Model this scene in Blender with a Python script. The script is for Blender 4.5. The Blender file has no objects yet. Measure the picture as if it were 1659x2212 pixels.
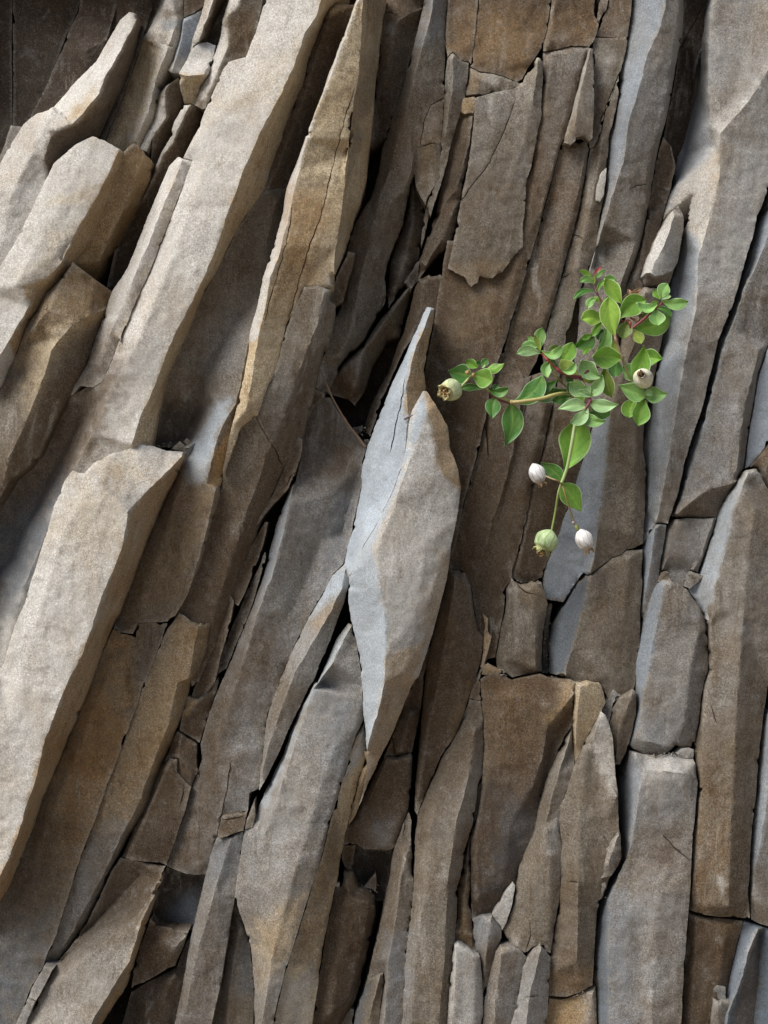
import bpy, math, random
import numpy as np
from mathutils import Vector
from mathutils.geometry import delaunay_2d_cdt

R = math.radians
scene = bpy.context.scene
COL = scene.collection
# ------------------------------------------------------------------ camera, light, exposure
S = 0.0005                 # metres per photo unit (the photo is 1659 x 2212 units)
HW, HH = 829.5, 1106.0
VF = R(38)
D = HH * S / math.tan(VF / 2)      # camera distance from the mean plane of the cliff
ZC = 1.5                   # eye height
cam_d = bpy.data.cameras.new('camera')
cam = bpy.data.objects.new('camera', cam_d); COL.objects.link(cam)
cam.location = (0, -D, ZC); cam.rotation_euler = (R(90), 0, 0)
cam_d.sensor_fit = 'VERTICAL'; cam_d.sensor_height = 24
cam_d.lens = 12 / math.tan(VF / 2)
cam_d.clip_start = 0.01; cam_d.clip_end = 500
scene.camera = cam

SUN_AZ = Vector((-0.80, -0.52)); SUN_EL = R(50)
w = bpy.data.worlds.new('World'); scene.world = w; w.use_nodes = True
nt = w.node_tree
bg = nt.nodes['Background']
sky = nt.nodes.new('ShaderNodeTexSky'); sky.sky_type = 'NISHITA'; sky.sun_disc = False
sky.sun_elevation = SUN_EL; sky.sun_rotation = math.atan2(SUN_AZ.x, SUN_AZ.y)
sky.air_density = 1.0; sky.dust_density = 1.0; sky.ozone_density = 1.0
nt.links.new(sky.outputs[0], bg.inputs[0]); bg.inputs[1].default_value = 0.075
sun_d = bpy.data.lights.new('sun', 'SUN'); sun_d.energy = 4.3; sun_d.angle = R(42)
sun_d.color = (1.0, 0.975, 0.945)
sun = bpy.data.objects.new('sun', sun_d); COL.objects.link(sun)
a2 = SUN_AZ.normalized()
sdir = Vector((a2.x * math.cos(SUN_EL), a2.y * math.cos(SUN_EL), math.sin(SUN_EL)))
sun.rotation_euler = sdir.to_track_quat('Z', 'Y').to_euler()
sun.location = (-3, -3, 4)
scene.view_settings.view_transform = 'Standard'; scene.view_settings.look = 'None'
scene.view_settings.exposure = 0.30; scene.view_settings.gamma = 1.0

# ------------------------------------------------------------------ helpers
STEP = 5.5
def P(px, py, d):
    """photo unit + distance in front of the cliff's mean plane -> world point"""
    k = (D - d * S) / D
    return ((px - HW) * S * k, -d * S, ZC + (HH - py) * S * k)

def tag(o, label=None, cat=None, group=None, kind=None):
    if label: o['label'] = label
    if cat: o['category'] = cat
    if group: o['group'] = group
    if kind: o['kind'] = kind

def h2(ix, iy, s):
    n = (ix.astype(np.int64) * 374761393 + iy.astype(np.int64) * 668265263 + s * 974634777) & 0xffffffff
    n = ((n ^ (n >> 13)) * 1274126177) & 0xffffffff
    n = n ^ (n >> 16)
    return (n & 0xffffff) / float(0xffffff) * 2 - 1
def vn(x, y, s=0):
    x = np.asarray(x, float); y = np.asarray(y, float)
    ix = np.floor(x); iy = np.floor(y); fx = x - ix; fy = y - iy
    fx = fx * fx * fx * (fx * (fx * 6 - 15) + 10); fy = fy * fy * fy * (fy * (fy * 6 - 15) + 10)
    ix = ix.astype(np.int64); iy = iy.astype(np.int64)
    a = h2(ix, iy, s); b = h2(ix + 1, iy, s); c = h2(ix, iy + 1, s); d = h2(ix + 1, iy + 1, s)
    return (a * (1 - fx) + b * fx) * (1 - fy) + (c * (1 - fx) + d * fx) * fy
def fbm(x, y, s, o=3):
    r = 0; a = 1; f = 1
    for k in range(o):
        r = r + a * vn(x * f, y * f, s + k * 17); a *= 0.5; f *= 2.03
    return r
def inside(px, py, poly):
    r = np.zeros(len(px), bool); n = len(poly); j = n - 1
    for i in range(n):
        xi, yi = poly[i]; xj, yj = poly[j]
        if yi != yj:
            c = ((yi > py) != (yj > py)) & (px < (xj - xi) * (py - yi) / (yj - yi) + xi)
            r ^= c
        j = i
    return r
def seg_dist(px, py, pts, closed=True):
    best = np.full(len(px), 1e9)
    n = len(pts)
    for i in range(n if closed else n - 1):
        ax, ay = pts[i][:2]; bx, by = pts[(i + 1) % n][:2]
        dx, dy = bx - ax, by - ay; L = dx * dx + dy * dy + 1e-9
        t = np.clip(((px - ax) * dx + (py - ay) * dy) / L, 0, 1)
        best = np.minimum(best, np.hypot(px - ax - t * dx, py - ay - t * dy))
    return best

TILE = {'a': (1250, 630, 3.6867), 'b': (1040, 840, 3.6867), 'c': (1240, 1020, 6.144)}
def tc(tile, u, v):
    if tile in TILE:
        x0, y0, k = TILE[tile]; return ((x0 + u / k) / 1.1302, (y0 + v / k) / 1.1302)
    return ((int(tile[0]) * 1659 + u) / 3.0, (int(tile[1]) * 2211 + v) / 3.0)
def parse(s):
    """'00 u,v,d u,v 01 u,v ...' -> [(x,y,d)] ; a two-digit token switches the 3x map sheet, d carries on"""
    out = []; tile = None; d = 0.0
    for t in s.split():
        if ',' not in t: tile = t; continue
        q = [float(k) for k in t.split(',')]
        if len(q) > 2: d = q[2]
        x, y = tc(tile, q[0], q[1]); out.append((x, y, d))
    return out

def resample(pts, step, closed):
    out = []; n = len(pts)
    for i in range(n if closed else n - 1):
        a = pts[i]; b = pts[(i + 1) % n]
        L = math.hypot(b[0] - a[0], b[1] - a[1]); k = max(1, int(round(L / step)))
        for j in range(k):
            t = j / k; out.append(tuple(a[m] + (b[m] - a[m]) * t for m in range(3)))
    if not closed: out.append(tuple(pts[-1]))
    return out

PAL = {'P': (.40, .38, .345), 'B': (.43, .345, .225), 'G': (.225, .212, .194), 'U': (.225, .25, .278),
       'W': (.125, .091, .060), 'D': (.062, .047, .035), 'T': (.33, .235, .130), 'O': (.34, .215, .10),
       'K': (.168, .141, .108), 'V': (.34, .375, .405), 'L': (.475, .448, .405), 'C': (.10, .118, .138)}  # blue greys: fresh rock, partly also sky light painted on left-facing facets
WEA = {'U': .3, 'V': .25, 'C': .3, 'L': .6, 'P': .6}

def mesh_obj(name, verts, faces, mat, cols=None, parent=None, sharp=None):
    me = bpy.data.meshes.new(name); me.from_pydata(verts, [], faces); me.update()
    if cols is not None:
        a = me.color_attributes.new('Col', 'FLOAT_COLOR', 'POINT')
        cols = np.asarray(cols); arr = np.ones((len(verts), 4), np.float32); arr[:, :cols.shape[1]] = cols
        a.data.foreach_set('color', arr.ravel())
    me.polygons.foreach_set('use_smooth', [True] * len(me.polygons))
    if sharp: me.set_sharp_from_angle(angle=R(sharp))
    me.materials.append(mat)
    o = bpy.data.objects.new(name, me); COL.objects.link(o)
    if parent: o.parent = parent
    return o

# ------------------------------------------------------------------ materials
def new_mat(name):
    m = bpy.data.materials.new(name); m.use_nodes = True
    return m, m.node_tree, m.node_tree.nodes['Principled BSDF']
def N(nt, t, **kw):
    n = nt.nodes.new(t)
    for k, v in kw.items():
        if k.startswith('i'): n.inputs[int(k[1:])].default_value = v
        else: setattr(n, k, v)
    return n
def noise(nt, vec, scale, detail=4, rough=.55, dist=0):
    n = nt.nodes.new('ShaderNodeTexNoise'); nt.links.new(vec, n.inputs['Vector'])
    n.inputs['Scale'].default_value = scale; n.inputs['Detail'].default_value = detail
    n.inputs['Roughness'].default_value = rough; n.inputs['Distortion'].default_value = dist
    return n.outputs['Fac']
def mrange(nt, v, a, b, c, d):
    n = nt.nodes.new('ShaderNodeMapRange'); nt.links.new(v, n.inputs[0])
    for i, q in enumerate((a, b, c, d)): n.inputs[i + 1].default_value = q
    return n.outputs[0]
def mixc(nt, typ, fac, a, b):
    n = nt.nodes.new('ShaderNodeMix'); n.data_type = 'RGBA'; n.blend_type = typ
    if isinstance(fac, float): n.inputs[0].default_value = fac
    else: nt.links.new(fac, n.inputs[0])
    for s_, k in ((a, 6), (b, 7)):
        if isinstance(s_, tuple): n.inputs[k].default_value = (*s_, 1)
        else: nt.links.new(s_, n.inputs[k])
    return n.outputs[2]
def mathn(nt, op, a, b):
    n = nt.nodes.new('ShaderNodeMath'); n.operation = op
    for i, q in enumerate((a, b)):
        if isinstance(q, (int, float)): n.inputs[i].default_value = q
        else: nt.links.new(q, n.inputs[i])
    return n.outputs[0]

def rock_material():
    m, nt, b = new_mat('weathered_rock')
    geo = nt.nodes.new('ShaderNodeNewGeometry'); pos = geo.outputs['Position']
    att = nt.nodes.new('ShaderNodeAttribute'); att.attribute_name = 'Col'
    base = att.outputs['Color']
    mp = nt.nodes.new('ShaderNodeMapping'); nt.links.new(pos, mp.inputs[0])
    mp.inputs['Rotation'].default_value = (0, R(-22), 0)
    mp.inputs['Scale'].default_value = (1, 1, 0.22)
    st = mp.outputs[0]
    big = noise(nt, pos, 14, 5, .6, .4); mid = noise(nt, pos, 55, 5, .65, .3)
    streak = noise(nt, st, 60, 4, .6, .2); fine = noise(nt, pos, 800, 3, .7); grain = noise(nt, pos, 1500, 2, .8)
    grain = noise(nt, pos, 430, 3, .75); mott = noise(nt, pos, 120, 6, .72, .2)
    wea = att.outputs['Alpha']; base0 = base
    c = mixc(nt, 'MULTIPLY', mrange(nt, big, .46, .66, 0, .8), base, (.76, .66, .54))
    c = mixc(nt, 'MULTIPLY', mrange(nt, streak, .50, .70, 0, .6), c, (.74, .65, .54))
    c = mixc(nt, 'MIX', mrange(nt, mid, .57, .74, 0, .22), c, (.40, .385, .36))
    wisp = mathn(nt, 'MULTIPLY', mrange(nt, noise(nt, st, 26, 6, .7, 1.2), .56, .66, 0, 1), mrange(nt, noise(nt, pos, 9, 3, .5), .46, .60, 0, .55))
    c = mixc(nt, 'MIX', wisp, c, (.38, .35, .30))
    c = mixc(nt, 'MULTIPLY', mrange(nt, mott, .48, .32, 0, .5), c, (.66, .61, .55))
    c = mixc(nt, 'SCREEN', mrange(nt, mott, .56, .72, 0, .10), c, (.5, .46, .4))
    drip = mathn(nt, 'MULTIPLY', mrange(nt, noise(nt, st, 150, 5, .7, .5), .54, .60, 0, 1), mrange(nt, noise(nt, pos, 21, 3, .5), .48, .58, 0, .5))
    c = mixc(nt, 'MULTIPLY', drip, c, (.52, .42, .32))
    pit = mathn(nt, 'MULTIPLY', mrange(nt, noise(nt, pos, 260, 2, .5), .30, .24, 0, 1), mrange(nt, noise(nt, pos, 31, 2, .5), .50, .60, 0, .8))
    c = mixc(nt, 'MULTIPLY', pit, c, (.35, .30, .26))
    c = mixc(nt, 'MIX', wea, base0, c)
    # bruised, paler arrises; concave creases coloured darker
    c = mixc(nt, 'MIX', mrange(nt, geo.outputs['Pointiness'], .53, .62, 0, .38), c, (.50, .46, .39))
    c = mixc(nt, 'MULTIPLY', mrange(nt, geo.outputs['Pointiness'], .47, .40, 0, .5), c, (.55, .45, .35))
    # mineral grain
    g = mathn(nt, 'MULTIPLY', mrange(nt, fine, .36, .64, .60, 1.44), mrange(nt, grain, .34, .66, .70, 1.32))
    cg = nt.nodes.new('ShaderNodeCombineColor')
    for i in range(3): nt.links.new(g, cg.inputs[i])
    gf = mathn(nt, 'MULTIPLY', mrange(nt, noise(nt, pos, 17, 3, .5), .38, .62, .6, 1.0), mrange(nt, wea, .2, 1, .6, 1))
    c = mixc(nt, 'MULTIPLY', gf, c, cg.outputs[0])
    vor = nt.nodes.new('ShaderNodeTexVoronoi'); nt.links.new(pos, vor.inputs['Vector']); vor.inputs['Scale'].default_value = 380
    c = mixc(nt, 'MIX', mrange(nt, vor.outputs['Distance'], .20, .08, 0, .3), c, (.55, .53, .49))
    nt.links.new(c, b.inputs['Base Color'])
    b.inputs['Roughness'].default_value = .88; b.inputs['Specular IOR Level'].default_value = .25
    hgt = mathn(nt, 'ADD', mathn(nt, 'MULTIPLY', noise(nt, pos, 170, 8, .8), .85),
                mathn(nt, 'MULTIPLY', fine, .22))
    hgt = mathn(nt, 'ADD', hgt, mathn(nt, 'MULTIPLY', noise(nt, st, 150, 4, .6), .45))
    bm = nt.nodes.new('ShaderNodeBump'); bm.inputs['Strength'].default_value = .7; bm.inputs['Distance'].default_value = .001
    nt.links.new(hgt, bm.inputs['Height']); nt.links.new(bm.outputs[0], b.inputs['Normal'])
    return m
ROCK = rock_material()

# ------------------------------------------------------------------ rock slabs
def poly_orient(pts):
    a = 0
    for i in range(len(pts)):
        x0, y0 = pts[i][:2]; x1, y1 = pts[(i + 1) % len(pts)][:2]; a += x0 * y1 - x1 * y0
    return a
_seed = [11]
def slab(name, label, base, outline, lines='', patches=(), T=170, jag=1.0, rough=1.0, lean=None, inset=.1, cat=None, dz=0):
    """A block of the cliff: an outline with its own distances, arris lines ('R') and hairline cracks ('C'),
    meshed finely, weathered and given real thickness T."""
    _seed[0] += 7; sd = _seed[0]; rng = random.Random(sd)
    ol = parse(outline)
    if poly_orient(ol) < 0: ol.reverse()
    ridges = []; cracks = []
    for seg in lines.split('|'):
        seg = seg.strip()
        if not seg: continue
        (ridges if seg[0] == 'R' else cracks).append(parse(seg[1:]))
    if dz:
        ol = [(p[0], p[1], p[2] + dz) for p in ol]; ridges = [[(p[0], p[1], p[2] + dz) for p in r] for r in ridges]
    # a few natural hairline joints on the larger faces
    bx = [p[0] for p in ol]; by = [p[1] for p in ol]
    area = abs(poly_orient(ol)) / 2
    if False:
        jj = np.array(ol)[:, :2]; jm = jj.mean(0); _, _, vt0 = np.linalg.svd(jj - jm, full_matrices=False); a0 = vt0[0]
        for _k in range(min(3, int(area / 26000) + (rng.random() < .4))):
            for _try in range(12):
                qx, qy = rng.uniform(max(0, min(bx)), min(1659, max(bx))), rng.uniform(max(0, min(by)), min(2212, max(by)))
                if inside(np.array([qx]), np.array([qy]), [p[:2] for p in ol])[0]: break
            an = rng.choice([rng.gauss(0, .07), rng.gauss(0, .07), rng.gauss(0, .07), rng.gauss(1.3, .3)]); ca, sa = math.cos(an), math.sin(an)
            dx, dy = a0[0] * ca - a0[1] * sa, a0[0] * sa + a0[1] * ca
            ln = rng.uniform(18, 70) * (1 if abs(an) < .6 else .45); path = []
            for q_ in range(6):
                path.append((qx, qy, 0)); hd = rng.gauss(0, .28); qx += (dx * math.cos(hd) - dy * math.sin(hd)) * ln / 5; qy += (dx * math.sin(hd) + dy * math.cos(hd)) * ln / 5
            cracks.append(path)
    # coarse surface
    cv = [Vector(p[:2]) for p in ol]; cd = [p[2] for p in ol]; ce = []
    for r in ridges:
        k0 = len(cv)
        for p in r: cv.append(Vector(p[:2])); cd.append(p[2])
        ce += [(k0 + i, k0 + i + 1) for i in range(len(r) - 1)]
    n0 = len(ol)
    res = delaunay_2d_cdt(cv, ce, [list(range(n0))], 1, 1e-4)
    V, F, orig = res[0], res[2], res[3]
    cx = np.array([v[0] for v in cv]); cy = np.array([v[1] for v in cv]); cdn = np.array(cd)
    vd = []
    for v, o in zip(V, orig):
        o = [k for k in o if k < len(cd)]
        if o: vd.append(cd[o[-1]])
        else:
            dd = np.hypot(cx - v[0], cy - v[1]) + 1e-3; ii = np.argsort(dd)[:3]; ww = 1 / dd[ii]
            vd.append(float((cdn[ii] * ww).sum() / ww.sum()))
    tri = [(V[f[0]], V[f[1]], V[f[2]], vd[f[0]], vd[f[1]], vd[f[2]]) for f in F if len(f) == 3]
    def z0(x, y):
        out = np.full(len(x), np.nan)
        for a, b_, c, da, db, dc in tri:
            den = (b_[1] - c[1]) * (a[0] - c[0]) + (c[0] - b_[0]) * (a[1] - c[1])
            if abs(den) < 1e-9: continue
            l1 = ((b_[1] - c[1]) * (x - c[0]) + (c[0] - b_[0]) * (y - c[1])) / den
            l2 = ((c[1] - a[1]) * (x - c[0]) + (a[0] - c[0]) * (y - c[1])) / den
            l3 = 1 - l1 - l2
            k = (l1 > -1e-3) & (l2 > -1e-3) & (l3 > -1e-3)
            out[k] = (l1 * da + l2 * db + l3 * dc)[k]
        bad = np.isnan(out)
        if bad.any():
            q = np.nonzero(bad)[0]
            for i in q:
                dd = np.hypot(cx - x[i], cy - y[i]) + 1e-3; ii = np.argsort(dd)[:3]; ww = 1 / dd[ii]
                out[i] = (cdn[ii] * ww).sum() / ww.sum()
        return out
    # fine outline, chipped
    fo = resample(ol, STEP * .75, True); m = len(fo)
    X = np.array([p[0] for p in fo]); Y = np.array([p[1] for p in fo])
    tx = np.roll(X, -2) - np.roll(X, 2); ty = np.roll(Y, -2) - np.roll(Y, 2); tl = np.hypot(tx, ty) + 1e-6
    nx, ny = -ty / tl, tx / tl            # inward for this orientation
    s_arc = np.arange(m) * STEP * .75
    off = inset + jag * (np.abs(vn(s_arc / 9, s_arc * 0, sd)) * .9 - .3 + vn(s_arc / 34, s_arc * 0 + 5, sd) * 1.2 + vn(s_arc / 4.5, s_arc * 0 + 9, sd) * .35)
    off = off + jag * np.maximum(0, vn(s_arc / 15, s_arc * 0 + 15, sd) - .62) * 13 * (vn(s_arc / 70, s_arc * 0 + 25, sd) > .05)
    off = np.maximum(off, -.5)
    X2, Y2 = X + nx * off, Y + ny * off
    sdz = z0(X, Y)
    pts = [Vector((float(a), float(b_))) for a, b_ in zip(X2, Y2)]; dep = list(sdz)
    kindl = [0] * m; edges = []
    near = [np.stack([X2, Y2], 1)]
    def addline(xs, ys, ds, kind, keep):
        k0 = len(pts); ok = inside(xs, ys, list(zip(X2, Y2))) & (seg_dist(xs, ys, list(zip(X2, Y2))) > keep)
        last = -2
        for i in range(len(xs)):
            if not ok[i]: continue
            pts.append(Vector((float(xs[i]), float(ys[i])))); dep.append(float(ds[i])); kindl.append(kind)
            if last == i - 1: edges.append((len(pts) - 2, len(pts) - 1))
            last = i
        near.append(np.stack([xs, ys], 1))
    for r in ridges:
        q = resample(r, STEP * .8, False)
        a = np.array(q); t = np.arange(len(a)) * STEP
        a[:, 0] += vn(t / 17, t * 0, sd + 3) * 1.2 * jag + vn(t / 60, t * 0, sd + 8) * 1.5 * jag; a[:, 1] += vn(t / 19, t * 0 + 3, sd + 4) * 1.2 * jag
        addline(a[:, 0], a[:, 1], a[:, 2], 1, 1.2)
    for r in cracks:
        q = np.array(resample(r, 4.5, False))
        t = np.arange(len(q)) * 4.5
        q[:, 0] += vn(t / 11, t * 0, sd + 5) * 1.5; q[:, 1] += vn(t / 13, t * 0, sd + 6) * 1.2
        g = np.gradient(q[:, :2], axis=0); gl = np.hypot(g[:, 0], g[:, 1]) + 1e-6
        ux, uy = -g[:, 1] / gl, g[:, 0] / gl
        zz = z0(q[:, 0], q[:, 1]); wv = .85 + .6 * vn(t / 25, t * 0, sd + 7)
        taper = np.minimum(1, np.minimum(np.arange(len(q)), len(q) - 1 - np.arange(len(q))) / 4.0 + .25); wv = wv * taper
        addline(q[:, 0], q[:, 1], zz - 9 * taper, 2, .8)
        addline(q[:, 0] + ux * wv, q[:, 1] + uy * wv, zz, 3, .8)
        addline(q[:, 0] - ux * wv, q[:, 1] - uy * wv, zz - 1.5 * taper, 3, .8)
    # interior points
    x0, x1, y0, y1 = X2.min(), X2.max(), Y2.min(), Y2.max()
    gx, gy = np.meshgrid(np.arange(x0, x1, STEP), np.arange(y0, y1, STEP * .87))
    gx[1::2] += STEP / 2
    rs = np.random.RandomState(sd)
    gx = (gx + rs.uniform(-.25, .25, gx.shape) * STEP).ravel(); gy = (gy + rs.uniform(-.25, .25, gy.shape) * STEP).ravel()
    k = inside(gx, gy, list(zip(X2, Y2))) & (seg_dist(gx, gy, list(zip(X2, Y2))) > STEP * .5); gx = gx[k]; gy = gy[k]
    for arr in near[1:]:
        if len(gx): k = seg_dist(gx, gy, [tuple(p) for p in arr], False) > STEP * .45; gx = gx[k]; gy = gy[k]
    gz = z0(gx, gy) if len(gx) else []
    for a, b_, c in zip(gx, gy, gz):
        pts.append(Vector((float(a), float(b_)))); dep.append(float(c)); kindl.append(4)
    res = delaunay_2d_cdt(pts, edges, [list(range(m))], 1, 1e-5)
    V, F, orig = res[0], res[2], res[3]
    n = len(V)
    vx = np.array([v[0] for v in V]); vy = np.array([v[1] for v in V])
    z = np.empty(n); kd = np.full(n, 4)
    miss = []
    for i, o in enumerate(orig):
        o = [k for k in o if k < len(dep)]
        if o: z[i] = dep[o[-1]]; kd[i] = kindl[o[-1]]
        else: miss.append(i)
    if miss: z[miss] = z0(vx[miss], vy[miss])
    # soften arrises a little (not the cracks)
    F = [f for f in F if len(f) == 3]
    fa = np.array(F)
    E = np.concatenate([fa[:, [0, 1]], fa[:, [1, 2]], fa[:, [2, 0]]])
    for it in range(1):
        acc = np.zeros(n); cnt = np.zeros(n)
        np.add.at(acc, E[:, 0], z[E[:, 1]]); np.add.at(cnt, E[:, 0], 1)
        np.add.at(acc, E[:, 1], z[E[:, 0]]); np.add.at(cnt, E[:, 1], 1)
        zn = acc / np.maximum(cnt, 1); kk = (kd == 4) | (kd == 1)
        z = np.where(kk, z + (zn - z) * np.where(kd == 1, .08, .25), z)
    # weathered relief
    if lean is None:
        j = np.array(ol)[:, :2]; j = j - j.mean(0); u_, s_, vt = np.linalg.svd(j, full_matrices=False); ax = vt[0]
    else: ax = np.array([math.sin(R(lean)), -math.cos(R(lean))])
    al = vx * ax[0] + vy * ax[1]; ac = -vx * ax[1] + vy * ax[0]
    span = min(1.0, 0.35 + s_[1] / 260.0 if lean is None else 1)
    rel = fbm(ac / 42, al / 150, sd + 20, 3) * 1.3 * span + fbm(ac / 12, al / 30, sd + 30, 3) * .5 + fbm(vx / 5.5, vy / 5.5, sd + 40, 2) * .3
    st = fbm(ac / 60, al / 46, sd + 50, 3); rel += -1.7 * span / (1 + np.exp(-(st - .55) * 22)) - 1.4 * span / (1 + np.exp((st + .6) * 26))
    z = z + rel * rough
    de = seg_dist(vx, vy, list(zip(X2, Y2)))
    er = .55 + .7 * vn(vx / 14, vy / 14, sd + 60)
    z = z - er * np.exp(-(de / (1.0 + er * .5)) ** 1.3) * 1.6
    # colours: rock tones, in part with the facets' light and shade painted in
    c = np.tile(np.array(PAL[base] + (WEA.get(base, 1.),)), (n, 1))
    tint = 1 + .10 * fbm(ac / 50, al / 120, sd + 70, 3)
    c[:, :3] = c[:, :3] * tint[:, None]
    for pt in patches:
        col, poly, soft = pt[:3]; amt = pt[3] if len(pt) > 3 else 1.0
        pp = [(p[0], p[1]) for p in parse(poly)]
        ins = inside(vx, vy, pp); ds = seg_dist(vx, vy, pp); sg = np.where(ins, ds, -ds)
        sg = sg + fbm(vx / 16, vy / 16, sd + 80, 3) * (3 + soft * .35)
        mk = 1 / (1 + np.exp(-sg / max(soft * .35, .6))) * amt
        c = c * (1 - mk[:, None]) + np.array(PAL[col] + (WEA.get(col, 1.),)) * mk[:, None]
    verts = []
    for i in range(n): verts.append(P(vx[i], vy[i], z[i]))
    # boundary -> sides
    cnt = {}
    faces = []
    for f in F:
        a, b_, d_ = f
        faces.append((a, b_, d_))
        for e in ((a, b_), (b_, d_), (d_, a)): cnt[e] = cnt.get(e, 0) + 1
    bnd = [e for e in cnt if (e[1], e[0]) not in cnt]
    bv = sorted({k for e in bnd for k in e}); cen = (vx.mean(), vy.mean())
    prev = {k: k for k in bv}; cl = [c]
    ring_d = [T * .05, T * .16, T * .40, T]
    for ri, dd in enumerate(ring_d):
        cur = {}; cc = []
        for k in bv:
            X_, Y_, Z_ = verts[k]
            jx = float(vn([vx[k] / 13 + ri], [vy[k] / 13], sd + 90)[0]) * 1.6 * S * (1 if ri < 3 else 0)
            sh = 1 - .035 * dd / 170.0
            Xc, _, Zc = P(cen[0], cen[1], z[k])
            cur[k] = len(verts)
            verts.append((Xc + (X_ - Xc) * sh + jx, Y_ + dd * S, Zc + (Z_ - Zc) * sh + jx * .6)); cc.append(c[k])
        for a, b_ in bnd: faces.append((prev[b_], prev[a], cur[a], cur[b_]))
        prev = cur; cl.append(np.array(cc))
    o = mesh_obj(name, verts, faces, ROCK, np.concatenate(cl), sharp=48)
    # consistent outward normals: front triangles must face the camera side (-Y)
    me = o.data
    me.flip_normals()
    tag(o, label, cat or name.replace('_', ' '), 'rock slabs and shards of the cliff', 'thing')
    return o
A = slab
# ---- top left: dark recessed panels and the pale blocks in front of them
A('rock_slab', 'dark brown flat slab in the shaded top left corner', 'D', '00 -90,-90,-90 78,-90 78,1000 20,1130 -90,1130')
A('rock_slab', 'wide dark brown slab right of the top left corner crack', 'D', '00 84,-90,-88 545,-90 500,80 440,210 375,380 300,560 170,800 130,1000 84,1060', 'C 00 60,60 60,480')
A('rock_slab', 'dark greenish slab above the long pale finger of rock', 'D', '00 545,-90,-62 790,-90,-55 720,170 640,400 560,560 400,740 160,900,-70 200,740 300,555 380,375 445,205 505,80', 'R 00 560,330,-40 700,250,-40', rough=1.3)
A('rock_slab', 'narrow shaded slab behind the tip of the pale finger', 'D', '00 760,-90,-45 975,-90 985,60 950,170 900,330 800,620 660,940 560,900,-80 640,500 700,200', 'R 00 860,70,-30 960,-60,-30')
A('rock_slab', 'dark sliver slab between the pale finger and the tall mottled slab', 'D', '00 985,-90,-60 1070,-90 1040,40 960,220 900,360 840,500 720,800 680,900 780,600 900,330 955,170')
A('rock_chip', 'small grey upright flake at the left edge below the dark slabs', 'G', '00 72,812,-20 142,822 150,900 80,1100 -90,1300 -90,1150 0,1010 30,930', T=90)
A('rock_shard', 'long pale finger of rock pointing up with a brown right side', 'L',
  '00 840,78,26 892,93,14 885,220,-20 860,380,-40 800,560,-50 720,740,-60 650,900,-60 520,1010,-50 330,1112,8 300,1230,30 130,1700,30 -90,2000,30 -90,1130,10 0,1050,0 70,940 152,808 230,738 350,690 480,540,8 620,400 700,268,10 780,130,20',
  'R 00 890,100,30 850,200,44 780,330,50 690,480,56 640,600,60 540,735,66 470,800,60 360,835,56 330,900,50 285,1020,44 300,1090,30 | R 00 340,700,40 200,1000,40 60,1300,40',
  [('W', '00 900,60 960,500 700,1100 330,1140 270,1020 330,850 500,810 640,610 700,480 850,200', 3, .9), ('B', '00 480,700 640,560 640,680 540,760 440,800', 12, .7)])  # brown right flank carries painted shade besides its rock colour
A('rock_slab', 'pale blunt topped slab with a brown right flank at the left edge', 'L',
  '00 600,885,64 680,908,68 740,945,70 778,968,66 800,985,48 740,1180,30 660,1420,14 560,1600,10 478,1698,20 400,1800,26 300,1900,26 250,2000 170,2120 01 130,10 50,180 0,290 -90,380 -90,-400 00 -90,1880,44 0,1730,44 100,1560 200,1370 300,1150 350,1060,46 480,940,54',
  'R 00 775,975,74 700,1130,78 610,1300,80 500,1480,80 400,1700,76 310,1800,70 230,1870,60 190,1990,64 90,2150,70 01 -20,120,70 | R 00 620,900,66 400,1300,74 100,1850,74 | R 00 420,1590,80 400,1720,64',
  [('T', '00 760,980 850,1000 620,1900 100,2300 60,2212 190,1990 150,1860 310,1800 400,1700 500,1480 610,1300 700,1130', 3, .95), ('B', '00 300,1300 620,1200 600,1300 300,1340', 10, .5), ('B', '00 350,1500 520,1400 300,1850 100,1900', 30, .5)])
A('rock_block', 'brown block with a chipped rim beside the pale blunt slab', 'T',
  '00 800,982,44 835,950,46 868,930,48 905,950,46 942,1000,38 985,1040,-10 975,1170,-30 900,1350,-50 760,1600,-70 620,1812,-80 540,1770,-30 470,1700,0 560,1580 700,1280,24',
  'R 00 942,1000,38 880,1150,26 800,1350,14 700,1560,0 640,1700,-10', [('P', '00 790,985 865,925 880,945 800,1000', 3)])
A('rock_block', 'tan wedge block with a slanting top in the left dark hollow', 'K',
  '00 470,1700,60 540,1755,50 620,1810,34 725,1890,6 700,1990,0 645,2120,-10 01 605,20,-14 560,150 455,355 350,530,-16 245,745 170,820 60,900 0,1010,-30 -90,1150,-30 -90,420,10 0,290 60,170 130,20,30 00 170,2120,34 250,2000 300,1900 400,1800,46',
  'R 00 470,1710,60 380,1850,56 300,2000,54 220,2130,52 | R 00 700,1995,10 580,2045,40 470,2110,54 390,2190,56 01 330,60,54 280,250,50 180,500,40 60,760,24 | R 00 300,2000,60 270,2110,48 300,2200,34',
  [('T', '00 460,1690 740,1880 690,2000 400,2200 01 200,200 00 100,2200', 40, .7), ('B', '00 560,2040 700,1990 640,2060 420,2200 01 330,200 200,500 160,300 280,0', 20, .8), ('W', '01 560,0 620,100 350,600 0,1100 -90,1000 200,500 420,150', 25, .75)])
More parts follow.
